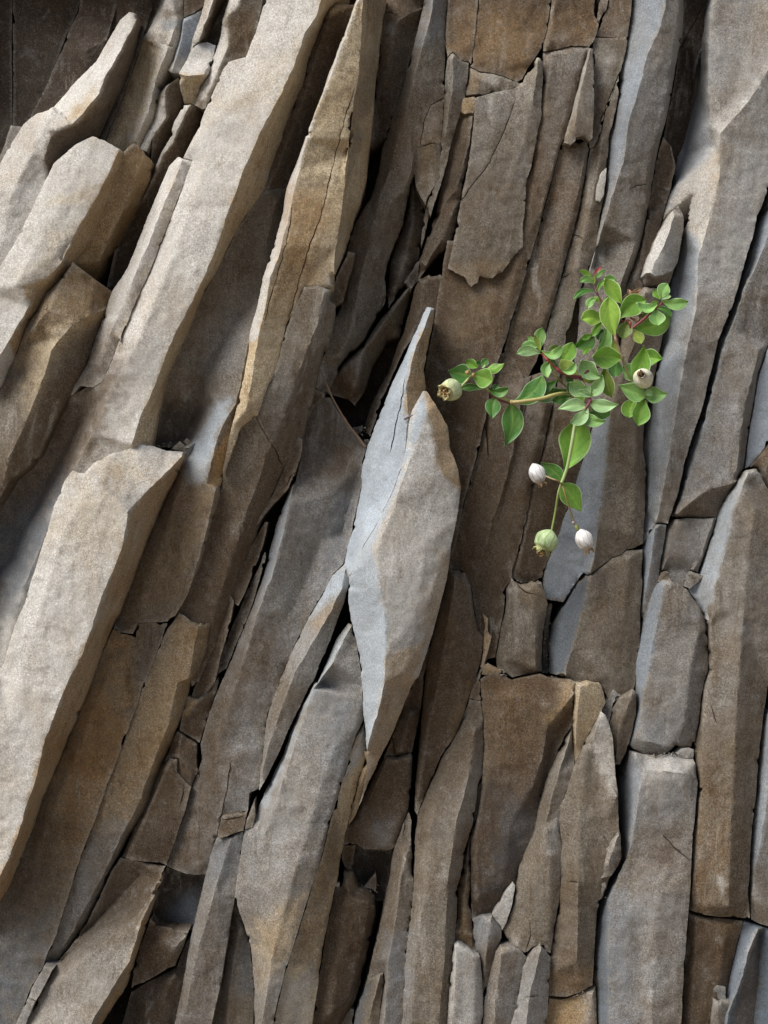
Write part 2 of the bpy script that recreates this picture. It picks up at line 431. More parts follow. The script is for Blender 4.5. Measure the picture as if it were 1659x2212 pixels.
A('rock_shard', 'thin dark shard with a pale left edge above the wide pale slab', 'W',
  '00 1190,680,8 1240,677,16 1308,705,-26 1290,800,-34 1235,920,-40 1190,1020,-44 1130,1180,-60 1000,1480,-90 840,1850,-100 720,1890,-90 690,1860,-70 760,1560,-60 880,1330,-50 975,1165,-40 1010,1080,-30 1055,970,-20 1100,890,-6 1130,790,0',
  'R 00 1222,700,22 1150,850,12 1120,930,6 1060,1000,-6 1030,1080,-14 930,1290,-34', [('L', '00 1180,670 1240,670 1215,705 1150,850 1100,950 1060,990 1020,1070 1000,1080 1090,880', 2), ('D', '00 1310,690 1320,900 900,1900 600,1900 900,1300 1100,1020 1200,740', 6, .6)])  # left edge coloured as if lit, right side as if shaded
A('rock_block', 'small shaded block with a bright narrow left face near the top', 'K',
  '00 1160,500,-8 1185,580,-30 1186,668,-40 1140,780,-44 1100,900,-52 1040,1010,-60 980,1162,-70 974,1090 985,905,-24 950,985,-16 905,960,-22 960,850,-20 1000,780,-20 1015,700 1020,620 1068,560,-18',
  'R 00 1110,520,-2 1074,590,6 1070,680,8 1076,760,4 1020,840,-4 985,905,-14', [('L', '00 1070,560 1078,770 985,910 930,990 890,970 1000,760', 3), ('W', '00 1160,490 1200,680 1000,1160 980,900 1080,770 1080,580', 4, .8)])
A('rock_slab', 'tall mottled tan slab leaning right of the pale finger', 'B',
  '00 1070,-90,-40 1190,-90 1188,110,-24 1172,260,-14 1120,380 1092,450,-20 1032,560 1015,700 1000,780,-24 940,880 900,957,-20 868,932 800,982,-44 775,968,-50 700,922 665,890,-64 720,720,-64 800,515 870,370 920,235 990,115 1035,20',
  'R 00 1100,-60,-14 1030,160,-8 980,300,-28 900,500,-34 800,800,-38 | R 00 1150,140,0 1080,330,4 1010,520,4 960,720,0 880,900,-10 | R 00 930,250,-44 1000,280,-10 1130,300,-4',
  [('L', '00 1070,-90 1190,-90 1190,60 1170,260 1080,450 1010,620 1000,800 900,950 830,900 960,600 1010,400 1000,270 910,240 980,100', 12, .9), ('W', '00 800,520 860,540 760,900 700,930 660,890', 12, .6), ('U', '00 1040,130 1190,120 1170,200 1050,200', 6, .6), ('W', '00 1050,60 1190,50 1190,105 1050,115', 6, .7)])
A('rock_block', 'blue grey block wedged right of the tall mottled slab', 'U',
  '00 1190,118,-12 1255,92,-8 1315,58,-12 1300,120,-14 1255,280,-14 1205,430,-18 1175,480,-10 1110,470,-8 1085,455,-14 1125,385 1160,270', 'R 00 1200,130,-4 1170,300,0 1120,440,-2', [('L', '00 1050,480 1130,370 1220,390 1180,480', 12)])
A('rock_chip', 'dark brown chip wedged at the top above the blue grey block', 'W', '00 1192,-90,-26 1345,-90 1330,40 1260,80 1192,110')
A('rock_shard', 'narrow pale shard with a nearly black right side at the top', 'L',
  '00 1340,-90,14 1500,-90,-34 1410,90,-44 1345,245,-40 1292,282,-16 1255,296,-8 1240,370,-20 1190,470,-20 1200,400 1250,250,-10 1290,130 1325,20',
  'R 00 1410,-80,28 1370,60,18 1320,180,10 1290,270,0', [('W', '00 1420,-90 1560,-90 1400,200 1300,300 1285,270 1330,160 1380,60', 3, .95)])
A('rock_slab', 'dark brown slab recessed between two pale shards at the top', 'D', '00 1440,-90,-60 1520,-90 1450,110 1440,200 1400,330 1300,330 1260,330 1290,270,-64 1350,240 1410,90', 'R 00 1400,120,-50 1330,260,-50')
A('rock_block', 'pale block with a brown down facing front above the thin dark shard', 'L',
  '00 1290,282,-10 1345,276,-12 1400,292,-12 1385,370,-8 1345,480,12 1332,500,8 1300,570,-10 1262,682,-20 1232,668,-16 1190,668,-18 1168,570,6 1160,476,16 1205,400,0 1240,320,-6',
  'R 00 1165,482,22 1230,490,26 1300,486,24 1345,478,20', [('B', '00 1150,478 1345,480 1290,620 1260,700 1190,690', 3), ('U', '00 1280,275 1400,280 1390,330 1290,320', 5, .6)])
A('rock_slab', 'chipped brown slab with a pale left edge left of the longest pale slab', 'K',
  '00 1510,-90,10 1720,-90,20 1665,180,20 1595,370,10 1560,500,0 1400,560,20 1330,700,16 1308,706,8 1262,682,-6 1300,570,-4 1335,500,-6 1385,370,-8 1432,230,-6 1442,130,0',
  'R 00 1590,-60,34 1550,30,30 1480,100,26 1450,150,20 1480,200,24 1475,300,22 1420,430,20 1350,600,20',
  [('L', '00 1500,-90 1640,-90 1540,40 1460,110 1440,170 1488,195 1480,310 1430,440 1340,640 1280,680 1370,380 1430,150', 4), ('W', '00 1560,40 1660,20 1640,300 1580,380 1500,330 1500,120', 8, .8), ('G', '00 1440,430 1590,350 1600,480 1400,640 1340,700', 12, .8)])

# ---- the longest pale slab pair
A('rock_slab', 'narrow pale slab split by a rusty crack from the longest pale slab', 'L',
  '00 1155,1014,46 1192,1030,52 1243,1040,56 1190,1200,58 1132,1350 1062,1520 1000,1680 950,1800 900,1905 850,2022 780,2212 01 772,0,46 722,130,36 668,262,16 600,300,4 520,290,-4 470,350,-14 450,352,-16 560,150,-8 605,20,0 00 645,2120,4 690,1995,14 725,1890,20 830,1730,26 900,1540 1020,1250,28 1095,1080,34',
  'R 00 1180,1040,60 1000,1480,66 850,1850,62 720,2160,50 01 640,150,28', [('W', '01 500,-50 790,-60 700,300 420,420', 60, .85), ('B', '00 1160,1100 1130,1350 900,1900 800,2212 740,2212 1000,1600', 12, .55)])
A('rock_slab', 'longest pale slab running diagonally from the top edge down to the left', 'L',
  '10 90,-90,70 620,-90,10 480,45,4 440,108 402,215 352,340 302,550 270,605 180,850 100,1080 60,1220 0,1305 00 1560,1450,16 1480,1600 1420,1735 1330,1880 1270,2030 1185,2205 01 1112,150,22 1062,300 1020,480 985,640 975,700 930,820,20 760,1200,0 600,1600,-20 300,2300,-40 -90,2400,-30 -90,1140,-110 0,1010,-100 100,880 240,745,-80 350,530,-60 455,355,-34 560,300,-14 668,262,20 722,130,42 772,0,50 00 780,2212,52 850,2022 900,1905 950,1800 1000,1680 1062,1520 1132,1350,60 1190,1200 1243,1040,60 1190,1020,56 1285,830 1335,700,56 1400,560 1442,450 1480,400 1592,370,60 1658,200,62 10 30,100,64',
  'R 10 440,-80,116 395,100,116 320,210,114 240,430,112 160,610,112 100,730,110 30,850,110 00 1655,940,108 1560,1150,106 1480,1380,104 1400,1600,100 1330,1780,98 1240,1960,94 1160,2120,90 01 1105,20,86 1050,150,82 1000,290,76 900,520,66 850,670,60 | R 00 1330,1100,84 1100,1700,84 900,2212,78 01 740,300,50 600,600,24 400,1000,0 150,1600,0 | R 00 1658,560,90 1390,770,78 1300,900,72 | R 01 60,1000,-110 -50,1500,-100 | R 01 520,500,-40 300,900,-90 80,1400,-100',
  [('B', '10 420,-90 640,-90 300,600 0,1350 00 1420,1750 01 980,720 845,680 900,520 1105,10 00 1160,2120 1330,1780 1560,1150 10 30,850 240,430 400,100', 3, .9), ('W', '01 -90,1100 100,850 420,350 720,100 760,260 700,400 640,640 420,1100 200,1500 -90,1750', 45, .9), ('W', '01 300,480 420,350 560,380 700,60 820,130 640,380 480,600', 30, .5), ('B', '00 1400,700 1658,560 10 300,250 100,650 0,650', 40, .5), ('C', '01 -90,1150 250,1000 420,900 400,1400 160,1750 -90,1850', 70, .8)])  # lower-left brown and slate patches paint in the recess's shade
A('rock_slab', 'dark brown flat slab between the longest pale slab and the white edged slab', 'W',
  '10 440,108,-6 475,60,-4 520,28 640,25 680,30 640,250,-30 500,600,-40 400,800,-44 290,1100,-44 210,1260,-40 60,1225,-6 100,1078 180,848 272,602 305,548 355,338 405,212', 'C 10 290,560,0 350,570,0 | R 10 480,80,4 410,300,4 330,560,4 250,800,2 120,1130,0', [('B', '10 480,60 520,30 640,25 540,80 470,90', 6, .8), ('D', '10 200,700 400,700 250,1250 60,1230', 40, .6)])
A('rock_slab', 'concave slab with a bright bulging right edge under the white edged slab', 'K',
  '10 0,1305,4 60,1228,-4 210,1215,-34 180,1400,-30 60,1820,-6 20,2080,30 01 1680,20,34 1655,120,36 1600,285,30 1562,425,30 1545,560,26 1500,720,24 1445,880,24 1425,940,30 1425,1000 1395,1100,16 1335,1300 1285,1470 1235,1600 1180,1710 1130,1790 1085,1820 980,1820 895,1830 860,1900 790,1890 735,1865 750,1790,-20 830,1600 900,1420 980,1230 1060,1040 1130,900,-14 1190,720,20 1225,690,20 1000,690,-40 980,660,-30 1020,480,0 1062,300 1112,150 1185,2 00 1270,2032,14 1330,1882 1422,1735 1482,1602 1560,1450',
  'R 10 130,1300,0 60,1600,-4 01 1500,-100,10 1300,200,-14 1100,500,-44 | R 10 60,1900,26 01 1612,0,58 1572,200,56 1530,400,54 1440,560,54 1395,690,56 1365,800,52 1335,930,44 1400,960,50 1360,1150,36 1290,1400,28 1200,1660,16 | R 01 1480,200,38 1400,390,22 1330,520,4 1280,640,4 1210,760,12 | R 01 1250,500,-52 1180,620,-54 1050,660,-56 | R 01 1180,900,20 1050,1300,12 900,1700,6',
  [('G', '01 1300,-100 1650,-200 1600,100 1530,400 1440,550 1400,400 1250,200', 40, .8), ('V', '01 1400,380 1510,370 1430,560 1390,680 1330,920 1210,930 1200,730 1300,560', 10, .9), ('T', '01 1620,0 1700,0 1600,400 1430,960 1340,930 1400,700 1530,500', 4, .9), ('D', '01 1050,380 1300,420 1300,560 1200,740 960,720', 25, .7), ('W', '01 1000,1000 1140,950 1170,1200 1060,1500 800,1900 780,1700', 30, .7), ('T', '01 1400,980 1200,1650 1100,1830 800,1880 900,1500 1100,1100 1150,900', 60, .5)])  # dark patch paints extra shade into the hollow
A('rock_chip', 'small pointed chip lodged in the dark notch above the pale front block', 'K', '01 1110,700,8 1165,640,14 1225,700,8 1200,716,4', T=40)
A('rock_chip', 'tiny dark chip behind the pointed chip in the notch', 'W', '01 1185,650,2 1210,626,6 1250,660,2 1230,690,0', T=40)

# ---- long tan slab with the white edge, and the slab below it
A('rock_slab', 'long tan slab with a thin bright white left edge', 'B',
  '10 690,-90,70 850,-90,20 825,80,16 806,250,6 785,450 762,700,0 742,900 718,1130,-4 680,1285 620,1450 572,1640 512,1780 482,1900 400,1900,40 312,1868,54 250,1990,52 200,2105,50 11 160,40,48 130,180 60,330 10,480,40 01 1560,560,34 1500,720,30 1445,880,24 1440,830,30 1500,560,40 1540,400,44 1575,250,50 1612,60,50 10 -40,2150,50 0,2020,50 40,1810,50 100,1640 160,1430 200,1220,54 280,1000 352,800 430,600,60 500,400 590,170 650,0,66',
  'R 10 720,-80,110 660,20,110 598,190,110 515,400,108 445,600,106 375,760,104 332,900,104 282,1100,102 242,1250,100 215,1400,98 165,1600,94 95,1800,88 60,2000,80 20,2150,74 01 1640,200,66 1590,450,56 | R 10 700,-60,112 682,250,104 660,500,100 640,640,96 605,900,92 580,1150,90 550,1400,88 520,1600,84 495,1850,76 | R 10 770,60,60 720,350,60 655,560,66 620,800,56 590,1000,70 | C 10 635,565 570,780 530,950 470,1200 420,1400 350,1580 290,1780 250,1930 205,2090 | C 10 230,1320 215,1480 150,1750 90,1950 50,2100',
  [('L', '10 690,-90 735,-90 672,10 612,190 527,400 450,600 378,760 337,900 287,1100 245,1250 218,1400 168,1600 98,1800 0,2212 -60,2212 40,1780 200,1200 430,580', 1.5), ('O', '10 200,1250 380,1200 420,1350 340,1700 150,1900 180,1600', 30, .55), ('W', '10 720,0 850,-50 800,600 740,760 640,780 640,600 740,300', 12, .55), ('B', '10 640,60 680,60 640,560 560,800 440,1200 380,1180 420,800', 25, .5), ('K', '10 400,1500 500,1500 470,1850 300,1850', 25, .4), ('W', '10 600,900 700,800 640,1100 590,1150', 8, .5)], dz=30)  # pale left strip paints a lit look on the left-facing facet
A('rock_slab', 'speckled grey brown slab overlapping the foot of the white edged slab', 'K',
  '10 312,1862,66 400,1852,68 482,1880,62 472,1940,60 512,1982,46 500,2090,34 478,2212,20 11 440,60,8 400,200,0 380,300 300,620,-30 250,720 180,850,-40 110,1000 40,1160,-50 0,1260 01 1600,1400,-60 1540,1560 1460,1800 1380,2000 1290,2212,-60 02 1240,30,-60 01 1180,1900,-40 1130,1800,-40 1235,1590,-30 1330,1300,-24 1425,1000,-10 1440,880,0 1500,720,14 1545,565,24 1658,480,40 11 60,330,48 130,180,52 160,40,56 10 202,2105,58',
  'R 10 440,1900,76 400,2100,70 11 330,60,64 250,300,46 180,500,30 100,660,20 20,880,6 01 1600,1100,-6 1510,1400,-20 1440,1600,-30 1380,1800,-36 | C 11 0,480 30,560 110,680 170,810',
  [('W', '11 380,100 480,0 300,640 100,1020 01 1650,1400 1290,2280 1100,2000 1080,1780 1330,1300 1430,980 1600,900 11 40,700 190,350', 20, .95), ('G', '11 100,200 240,150 230,350 130,600 60,600', 20, .6)], dz=26)  # brown patch also paints shade along the right side and foot
A('rock_chip', 'small tan chip stuck on the right edge of the pale bulge', 'T', '01 1470,895,20 1500,960,10 1495,985,6 1430,1025,6 1415,1000,10 1440,940,24', T=40)
A('rock_chip', 'cracked brown flake beside the lower end of the white edged slab', 'W', '10 520,1800,10 600,1630,16 640,1640,10 625,1720,0 560,1960,-10 505,1990,-6 480,1920,-4', T=80)

# ---- big pale block in front, lower left
A('rock_block', 'large pale front block with a broken triangular top at lower left', 'L',
  '01 470,835,104 505,850,106 550,850,100 600,790,84 650,760,78 730,722,66 790,712,60 840,695,54 890,665,46 1000,680,40 1080,712,42 1200,716,40 1190,760,36 1105,930,30 1030,1090,26 960,1250,24 890,1430 832,1600,22 770,1750 700,1890 640,2060,20 590,2200 02 492,230,18 402,440 340,590 270,750,14 200,960 130,1130 50,1330 -50,1500 -90,1600,6 -90,-60,100 01 0,2150,90 30,2050 92,1850,88 162,1700 200,1560 260,1370,90 310,1220 350,1070,96 420,900',
  'R 01 550,860,114 640,920,128 720,985,136 790,1070,142 825,1110,146 850,1085,140 940,985,120 1060,870,96 1180,745,66 | R 01 825,1120,146 802,1300,144 742,1470,142 662,1650,138 600,1850,136 520,2050,134 440,2200,132 02 362,200,130 292,370,128 240,600,126 170,800,124 110,1000,122 50,1150,118 0,1250,112 | R 01 420,1200,118 250,1800,112 02 60,300,110',
  [('T', '01 845,1100 940,985 1200,720 1250,760 900,1600 600,2300 02 100,1300 -90,1700 -90,1400 50,1150 170,800 292,370 440,-10 01 600,1850 802,1300', 3, .85), ('O', '02 330,300 420,300 250,800 0,1500 -60,1400 170,800', 12, .4), ('B', '01 500,900 780,1000 780,1300 600,1500 380,1300', 50, .45), ('G', '01 550,850 640,780 890,670 1200,715 940,985 830,1110 720,985', 5, .45), ('B', '01 580,800 850,720 900,880 640,880', 30, .5)], rough=1.25)  # tan on the right flank partly stands in for that side's shade

# ---- slabs at the lower left
A('rock_slab', 'ochre stained brown slab right of the large pale front block', 'K',
  '01 735,1865,24 790,1885,26 880,1922,26 884,1860,28 900,1828,30 980,1818,34 1086,1826,30 1082,1865,30 1020,2000,34 950,2200,38 02 932,0,38 870,200 800,380 740,560 680,700 630,850 560,1030,30 490,1230 430,1430 370,1620,20 300,1780 275,1850,10 200,1980 170,2060,0 90,2300,-10 -90,2320,0 -90,1580,0 -40,1500,14 50,1330 130,1130 200,960 270,750 340,590 402,440 492,230 01 590,2200,20 640,2060',
  'R 02 700,-60,38 560,300,40 400,700,36 200,1200,24 50,1500,16 | R 02 200,1300,30 60,1800,2 0,2200,-10',
  [('T', '01 700,1850 1100,1820 02 850,100 600,900 400,1400 200,1500 400,500', 60, .55), ('O', '02 500,100 800,50 830,380 620,800 440,1100 400,600', 60, .8), ('O', '01 700,1900 900,1950 880,2150 640,2212', 40, .6), ('K', '01 900,1820 1100,1820 950,2212 02 900,60 01 850,2100', 20, .7), ('C', '02 -90,1700 300,1500 200,2000 60,2300 -90,2300', 70, .7), ('D', '02 250,850 500,900 300,1400 -60,1700 60,1300', 50, .5)], dz=-26)
A('rock_slab', 'tan curved slab tapering to a point at the lower left', 'K',
  '01 1160,1765,34 1195,1780,36 1232,1802,38 1282,1840,34 1300,1822,34 1362,1832,20 1335,2000,10 1285,2120 1235,2212,4 02 1220,60,0 1190,210,-6 1130,350,-10 1050,520,-14 1000,680 950,830 830,1000,-16 770,1120 720,1220 640,1400,-16 560,1560 470,1690 350,1842 290,1832,0 300,1780,8 372,1620 492,1230,24 562,1030 682,700,34 802,380 872,200 934,0,40 01 1022,2000,38 1088,1862,36',
  'R 01 1285,1850,44 1225,2180,40 02 1150,0,40 1100,250,36 1000,500,32 910,760,30 800,970,26 690,1200,22 560,1450,16 420,1700,6 | C 02 1005,425 1030,430',
  [('B', '02 1100,0 1200,0 1150,300 1000,600 960,560 1050,300', 12, .6), ('G', '02 620,900 850,850 700,1200 400,1800 300,1800 450,1350', 40, .8), ('W', '02 560,700 760,700 620,1050 500,1150', 40, .5), ('T', '01 1150,1740 1400,1820 1270,2300 02 1050,500 850,900 650,900 800,350 01 1020,1990', 50, .85)], dz=-30)
A('rock_slab', 'blue grey slab with a dark hollow in the bottom left corner', 'K',
  '02 780,1138,-30 900,1160,-30 1075,1190,-24 1050,1280,-20 990,1450,-20 930,1630,-20 860,1850,-20 800,2010,-20 740,2090 640,2240 600,2320 90,2320,-10 160,2240 215,2110,-10 262,2020,-10 350,1850,-12 470,1695,-20 560,1562,-24 640,1402 720,1222',
  'R 02 1060,1250,-10 980,1420,8 900,1600,34 845,1800,46 740,1960,52 640,2120,56 560,2280,56 | R 02 400,1800,-20 560,1650,-20 700,1560,-24 880,1480,-16 | R 02 430,1900,20 620,1740,24 820,1620,26 | R 02 900,1250,-50 720,1450,-52 560,1600,-40',
  [('W', '02 780,1100 1100,1170 990,1420 860,1480 680,1580 380,1840 420,1700 620,1400', 25, .9), ('L', '02 800,1700 860,1700 840,1850 560,2300 100,2300 300,1980', 70, .45), ('T', '02 1075,1200 1000,1500 860,1900 620,2300 580,2300 830,1830 900,1600 1000,1350', 5, .8)])
A('rock_chip', 'cracked grey strip of rock in the bottom left corner', 'G', '02 285,1838,12 350,1852,14 262,2018,10 232,2060,10 185,2040,6 200,1980,4', T=60)
A('rock_chip', 'dull grey strip below the cracked strip in the bottom left corner', 'G', '02 180,2050,4 228,2068,8 160,2240,4 100,2320 60,2320 110,2200,0', T=60)
A('rock_block', 'brown rectangular block between the curved slab and the dark column', 'W',
  '02 1100,490,-20 1148,498 1145,580 1198,640 1236,680,-16 1205,830 1150,980 1080,1188,-20 1040,1170 1000,1165 940,1160 850,1150 790,1130,-36 850,980 950,800 1040,545', 'R 02 1080,560,-12 960,850,-12 860,1080,-16 | C 02 1190,660 1190,720 1160,800', [('D', '02 850,950 1150,1000 1060,1200 780,1150', 30, .5)])
A('rock_block', 'small brown jagged block above the rectangular brown block', 'W', '02 1150,318,-26 1200,350 1280,400,-26 1272,540,-26 1282,572 1236,672,-30 1200,638 1147,578 1150,498 1100,488 1060,520,-40 1110,400', 'R 02 1180,330,-20 1160,480,-16 1240,600,-20')
A('rock_shard', 'thin brown shard wedged beside the lower tan curved slab', 'W', '02 1215,90,-30 1282,104,-30 1350,30,-40 1420,-30 1400,60 1350,210 1292,392,-36 1230,350 1165,310,-30 1180,200', 'R 02 1282,110,-20 1220,240,-30 1180,300,-30', [('T', '02 1215,80 1280,100 1190,250 1175,240', 4, .8)])
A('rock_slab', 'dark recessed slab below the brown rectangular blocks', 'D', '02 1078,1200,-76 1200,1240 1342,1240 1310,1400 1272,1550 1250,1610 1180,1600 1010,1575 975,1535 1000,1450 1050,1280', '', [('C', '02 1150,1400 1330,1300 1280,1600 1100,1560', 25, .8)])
A('rock_block', 'brown corner block with a pale spot near the bottom left', 'W', '02 975,1530,-20 1003,1560 1010,1580 1100,1592 1175,1602 1224,1612,-14 1195,1700 1135,1842,-22 1080,1856 1000,1905 920,1950 852,1982,-30 862,1850 935,1640', 'R 02 1220,1620,-6 1140,1720,-4 1060,1690,-8 980,1720,-14 900,1850,-22', [('G', '02 1130,1600 1220,1610 1150,1780 1080,1700', 12, .6)])
A('rock_slab', 'dark brown slab at the bottom edge below the brown corner block', 'D', '02 1140,1850,-46 1190,1720 1240,1640 1222,1760 1190,1950 1150,2130 1120,2320 760,2320,-50 830,2080 850,2010 925,1965 1000,1920', 'R 02 1130,1900,-36 1010,2100,-30 960,2300,-30', [('W', '02 950,1950 1180,1900 1150,2200 900,2300', 30, .7)])
A('rock_slab', 'grey column with a pale diagonal mark near the bottom', 'G',
  '02 1402,1012,0 1500,992,2 1576,968,4 1560,1150 1532,1350,6 1510,1460 1470,1700 1430,1950 1370,2212 1355,2320 1112,2320,-16 1165,2050 1205,1850 1232,1680 1272,1500 1322,1300 1362,1130',
  'R 02 1500,1000,12 1380,1400,22 1290,1700,16 1210,2100,6 | R 02 1530,1360,8 1480,1700,16 1400,2100,10', [('W', '02 1350,1400 1480,1400 1380,2300 1150,2300 1250,1800', 40, .5), ('P', '02 1520,1260 1530,1330 1380,1420 1340,1430 1420,1350', 8, .6), ('C', '02 1400,1000 1580,980 1560,1200 1380,1300', 25, .5)])
A('rock_block', 'small squared block with horizontal cracks above the grey column', 'W', '02 1440,862,12 1520,848 1604,835,14 1592,905 1578,962 1530,975 1470,1000 1415,1012,10 1408,1000 1412,960', 'C 02 1440,890 1520,880 1590,862')
A('rock_slab', 'grey brown slab partly hidden behind the pointed grey slab bottom left', 'K', '02 1520,1390,-30 1556,1480 1560,1520 1620,1700 1650,1990 1640,2320 1358,2320,-36 1372,2212 1432,1950 1482,1650 1505,1480', 'R 02 1560,1560,-20 1500,1900,-16 1470,2300,-20', [('D', '02 1500,1380 1580,1450 1500,1750 1460,1750', 15, .8), ('C', '02 1560,1600 1640,1700 1640,2000 1560,2000', 20, .6)])
A('rock_chip', 'tiny upright chip in the dark gap left of the pointed grey slab', 'K', '02 1600,880,20 1640,790,20 12 -10,760 0,860 -20,940 02 1630,945,16 1588,952', T=60)

# ---- slivers in the gap left of the centre
A('rock_shard', 'long thin brown sliver standing left of the grey hollow slab', 'W', '11 275,612,4 302,640,4 298,700 285,770,0 250,862 228,900 205,960 160,1010,-10 90,1085 20,1180,-14 -10,1200 60,1060 110,990,-8 170,860', 'C 11 255,850 230,870 200,930', T=60)
A('rock_shard', 'narrow dark sliver low in the gap left of centre', 'W', '11 60,1168,-20 78,1172 62,1262 10,1430,-30 01 1600,1600 1545,1720 1500,1690,-34 1482,1645 1550,1480 11 10,1250', T=60)
A('rock_shard', 'dark blade of rock standing in the black gap left of centre', 'D', '11 58,1368,-30 64,1400 30,1520 01 1640,1700,-36 1560,1900 1470,2120,-44 1400,2170 1440,2000 1530,1790 11 -30,1560', T=60)
A('rock_shard', 'brown sliver with a rounded top below the dark blade', 'W', '01 1490,1640,-24 1516,1680 1488,1850 1430,2050,-30 1395,2212 02 1300,120,-40 1240,90 01 1290,2150 1390,1850 1440,1700', T=80)

A('rock_slab', 'large grey slab with a shaded hollow left of the central shard', 'G',
  '11 385,312,-70 442,342,-66 440,366 482,368 560,500,-60 640,600 716,690,-46 690,780,-40 682,950,-36 640,1150,-30 592,1350,-20 565,1442,-10 500,1512,-8 430,1642 342,1790 250,1970 190,2112 150,2212 12 76,200,-8 50,400 18,690 -40,720 02 1608,830 1550,842 1440,858,-10 1408,1005,-20 1362,1130 1340,1246,-30 1280,1250 1200,1238 1080,1192,-34 1150,985 1205,830 1240,680 1285,570 02 1310,500 1300,400 1352,200 1430,0 01 1450,2170,-40 1500,2060 1600,1800,-40 11 20,1600,-40 70,1450,-40 130,1180,-34 200,1010,-24 222,940,-20 250,918,-20 290,760,-50 304,620,-66 340,440,-70',
  'R 11 240,925,-4 222,1050,10 180,1250,20 110,1500,22 20,1750,16 01 1600,2000,8 02 1500,100,0 1420,400,-6 1330,800,-14 | R 11 480,1000,-20 420,1300,-24 330,1550,-16 200,1800,-4 0,2212,0 | R 11 620,1000,-46 560,1250,-44 | R 02 1505,500,0 1465,750,-4 1405,1000,-10 | C 02 1500,500 1465,720 1430,860',
  [('W', '11 380,290 730,690 620,900 260,860 270,600', 50, .9), ('W', '02 1430,-20 01 1600,2000 11 0,1900 100,1900 -20,2212 12 -100,100 02 1500,300 1440,860 1340,1260 1060,1200 1280,560', 50, .97), ('U', '11 210,950 240,1000 120,1500 0,1700 60,1450', 8, .7), ('C', '11 620,900 680,950 500,1500 420,1600 460,1200', 40, .5)])  # brown patches darken hollow and foot, shade put into the colour
A('rock_chip', 'small brown chip at the top of the grey hollow slab', 'W', '11 385,310,-52 445,340,-52 440,365,-54 405,400,-58 370,450,-60 345,500 310,530,-60 330,450', T=50)
A('rock_chip', 'dark chip deep in the black crevice left of the central shard', 'W', '11 700,640,-70 730,635,-70 735,690,-72 715,700', T=50)
A('rock_chip', 'brown wedge at the bottom of the black crevice', 'D', '11 628,560,-80 690,548,-74 690,580,-74 645,620,-84', T=50)

# ---- central shard (front-most)
A('rock_shard', 'tall blue grey pointed shard with a tan flank in the centre', 'V',
  '10 1100,1986,112 1135,1988,114 1158,2000,104 1150,2080,100 1142,2130 11 1118,0,98 1108,90 1087,190,96 1100,300 1104,340,90 1090,500,86 1000,800,80 880,1100,80 760,1350,80 620,1560,80 600,1530,78 572,1450,50 590,1350,40 642,1150,34 682,950,30 690,800,26 722,680,30 800,480,40 870,300,50 950,130,60 1005,0,74 10 1060,2090,94',
  'R 10 1140,2000,128 1080,2150,124 11 1040,30,122 1000,180,120 970,300,118 985,480,116 960,760,112 900,950,110 800,1150,106 700,1320,100 610,1515,90 | R 11 1000,60,104 880,420,92 780,760,76 700,1100,62 620,1400,52 | C 11 965,240 940,400 900,560 870,720',
  [('T', '10 1160,1990 1170,2212 11 1130,20 1110,200 1120,400 1010,470 960,480 965,400 975,240 1000,150 1030,40 10 1130,2040', 3, .9)])
A('rock_shard', 'broad pale grey shard with tan patches at the centre of the photo', 'P',
  '11 1082,325,118 1105,326,120 1160,400,122 1205,480,120 1245,560,118 1260,700,118 1310,832,116 1332,948,114 1300,1150,116 1262,1330,118 1250,1480,116 1215,1622,112 1180,1750,108 1130,1950,98 1100,2050 1050,2180,88 12 1010,20,80 960,150 900,290,66 850,400 790,520,50 740,622,42 690,752,34 668,800,28 690,700,40 720,600,52 718,440,64 705,300,66 690,100,68 11 688,2212,70 670,2100,70 650,1950 620,1822,70 600,1700,74 598,1620,80 604,1528,88 700,1322,104 800,1152,112 900,950,118 960,760,122 992,520,124 1012,450,122 1045,390,120',
  'R 11 1085,450,134 1020,700,136 900,1050,140 780,1350,142 800,1600,144 832,1750,144 840,2050,142 835,2212,138 12 828,20,134 800,150,126 750,330,112 722,430,98 | R 11 1100,480,138 1150,640,137 1162,780,136 1225,880,132 1320,945,118 | R 11 1100,1300,140 1030,1800,136 960,2150,126 | R 11 1210,1400,128 1130,1640,128 1110,1900,116 | C 11 935,1540 960,1525',
  [('V', '11 1070,320 1110,460 1060,600 990,740 880,1060 745,1340 790,1500 810,1650 860,1850 845,2050 835,2212 12 830,10 735,430 690,500 660,0 11 560,1600 700,1300 950,800', 4, .9),
   ('T', '11 1090,300 1180,380 1280,560 1290,700 1345,950 1290,940 1215,870 1165,780 1150,640 1115,480', 3, .85),
   ('T', '11 1100,1950 860,2025 838,2060 835,2212 12 825,100 735,400 690,520 650,820 740,700 1000,200 1030,-50', 3, .6), ('T', '11 1210,1380 1260,1450 1190,1760 1100,1960 1150,1600', 18, .6)], rough=.9)
A('rock_shard', 'slim grey arm of rock running down left from the central shard', 'G',
  '11 572,1446,44 595,1470,56 604,1528,66 598,1600,62 585,1645,56 540,1772,46 482,1942,40 430,2062 372,2205,34 12 345,30,32 272,180 200,330 120,520,22 60,642 22,700,16 18,690,14 50,400,12 76,200 150,10,12 11 150,2212,14 190,2112 250,1970,16 342,1790,20 430,1642,26 500,1512,34',
  'R 11 580,1480,68 560,1600,68 400,1900,56 250,2150,46 12 160,200,40 90,400,34 40,600,26', [('V', '11 560,1440 610,1530 590,1640 470,1660 380,1780 340,1800 480,1530', 12, .9), ('T', '11 350,1820 520,1680 560,1690 400,1860', 12, .45), ('K', '12 60,0 300,50 40,650 10,650', 40, .6)])
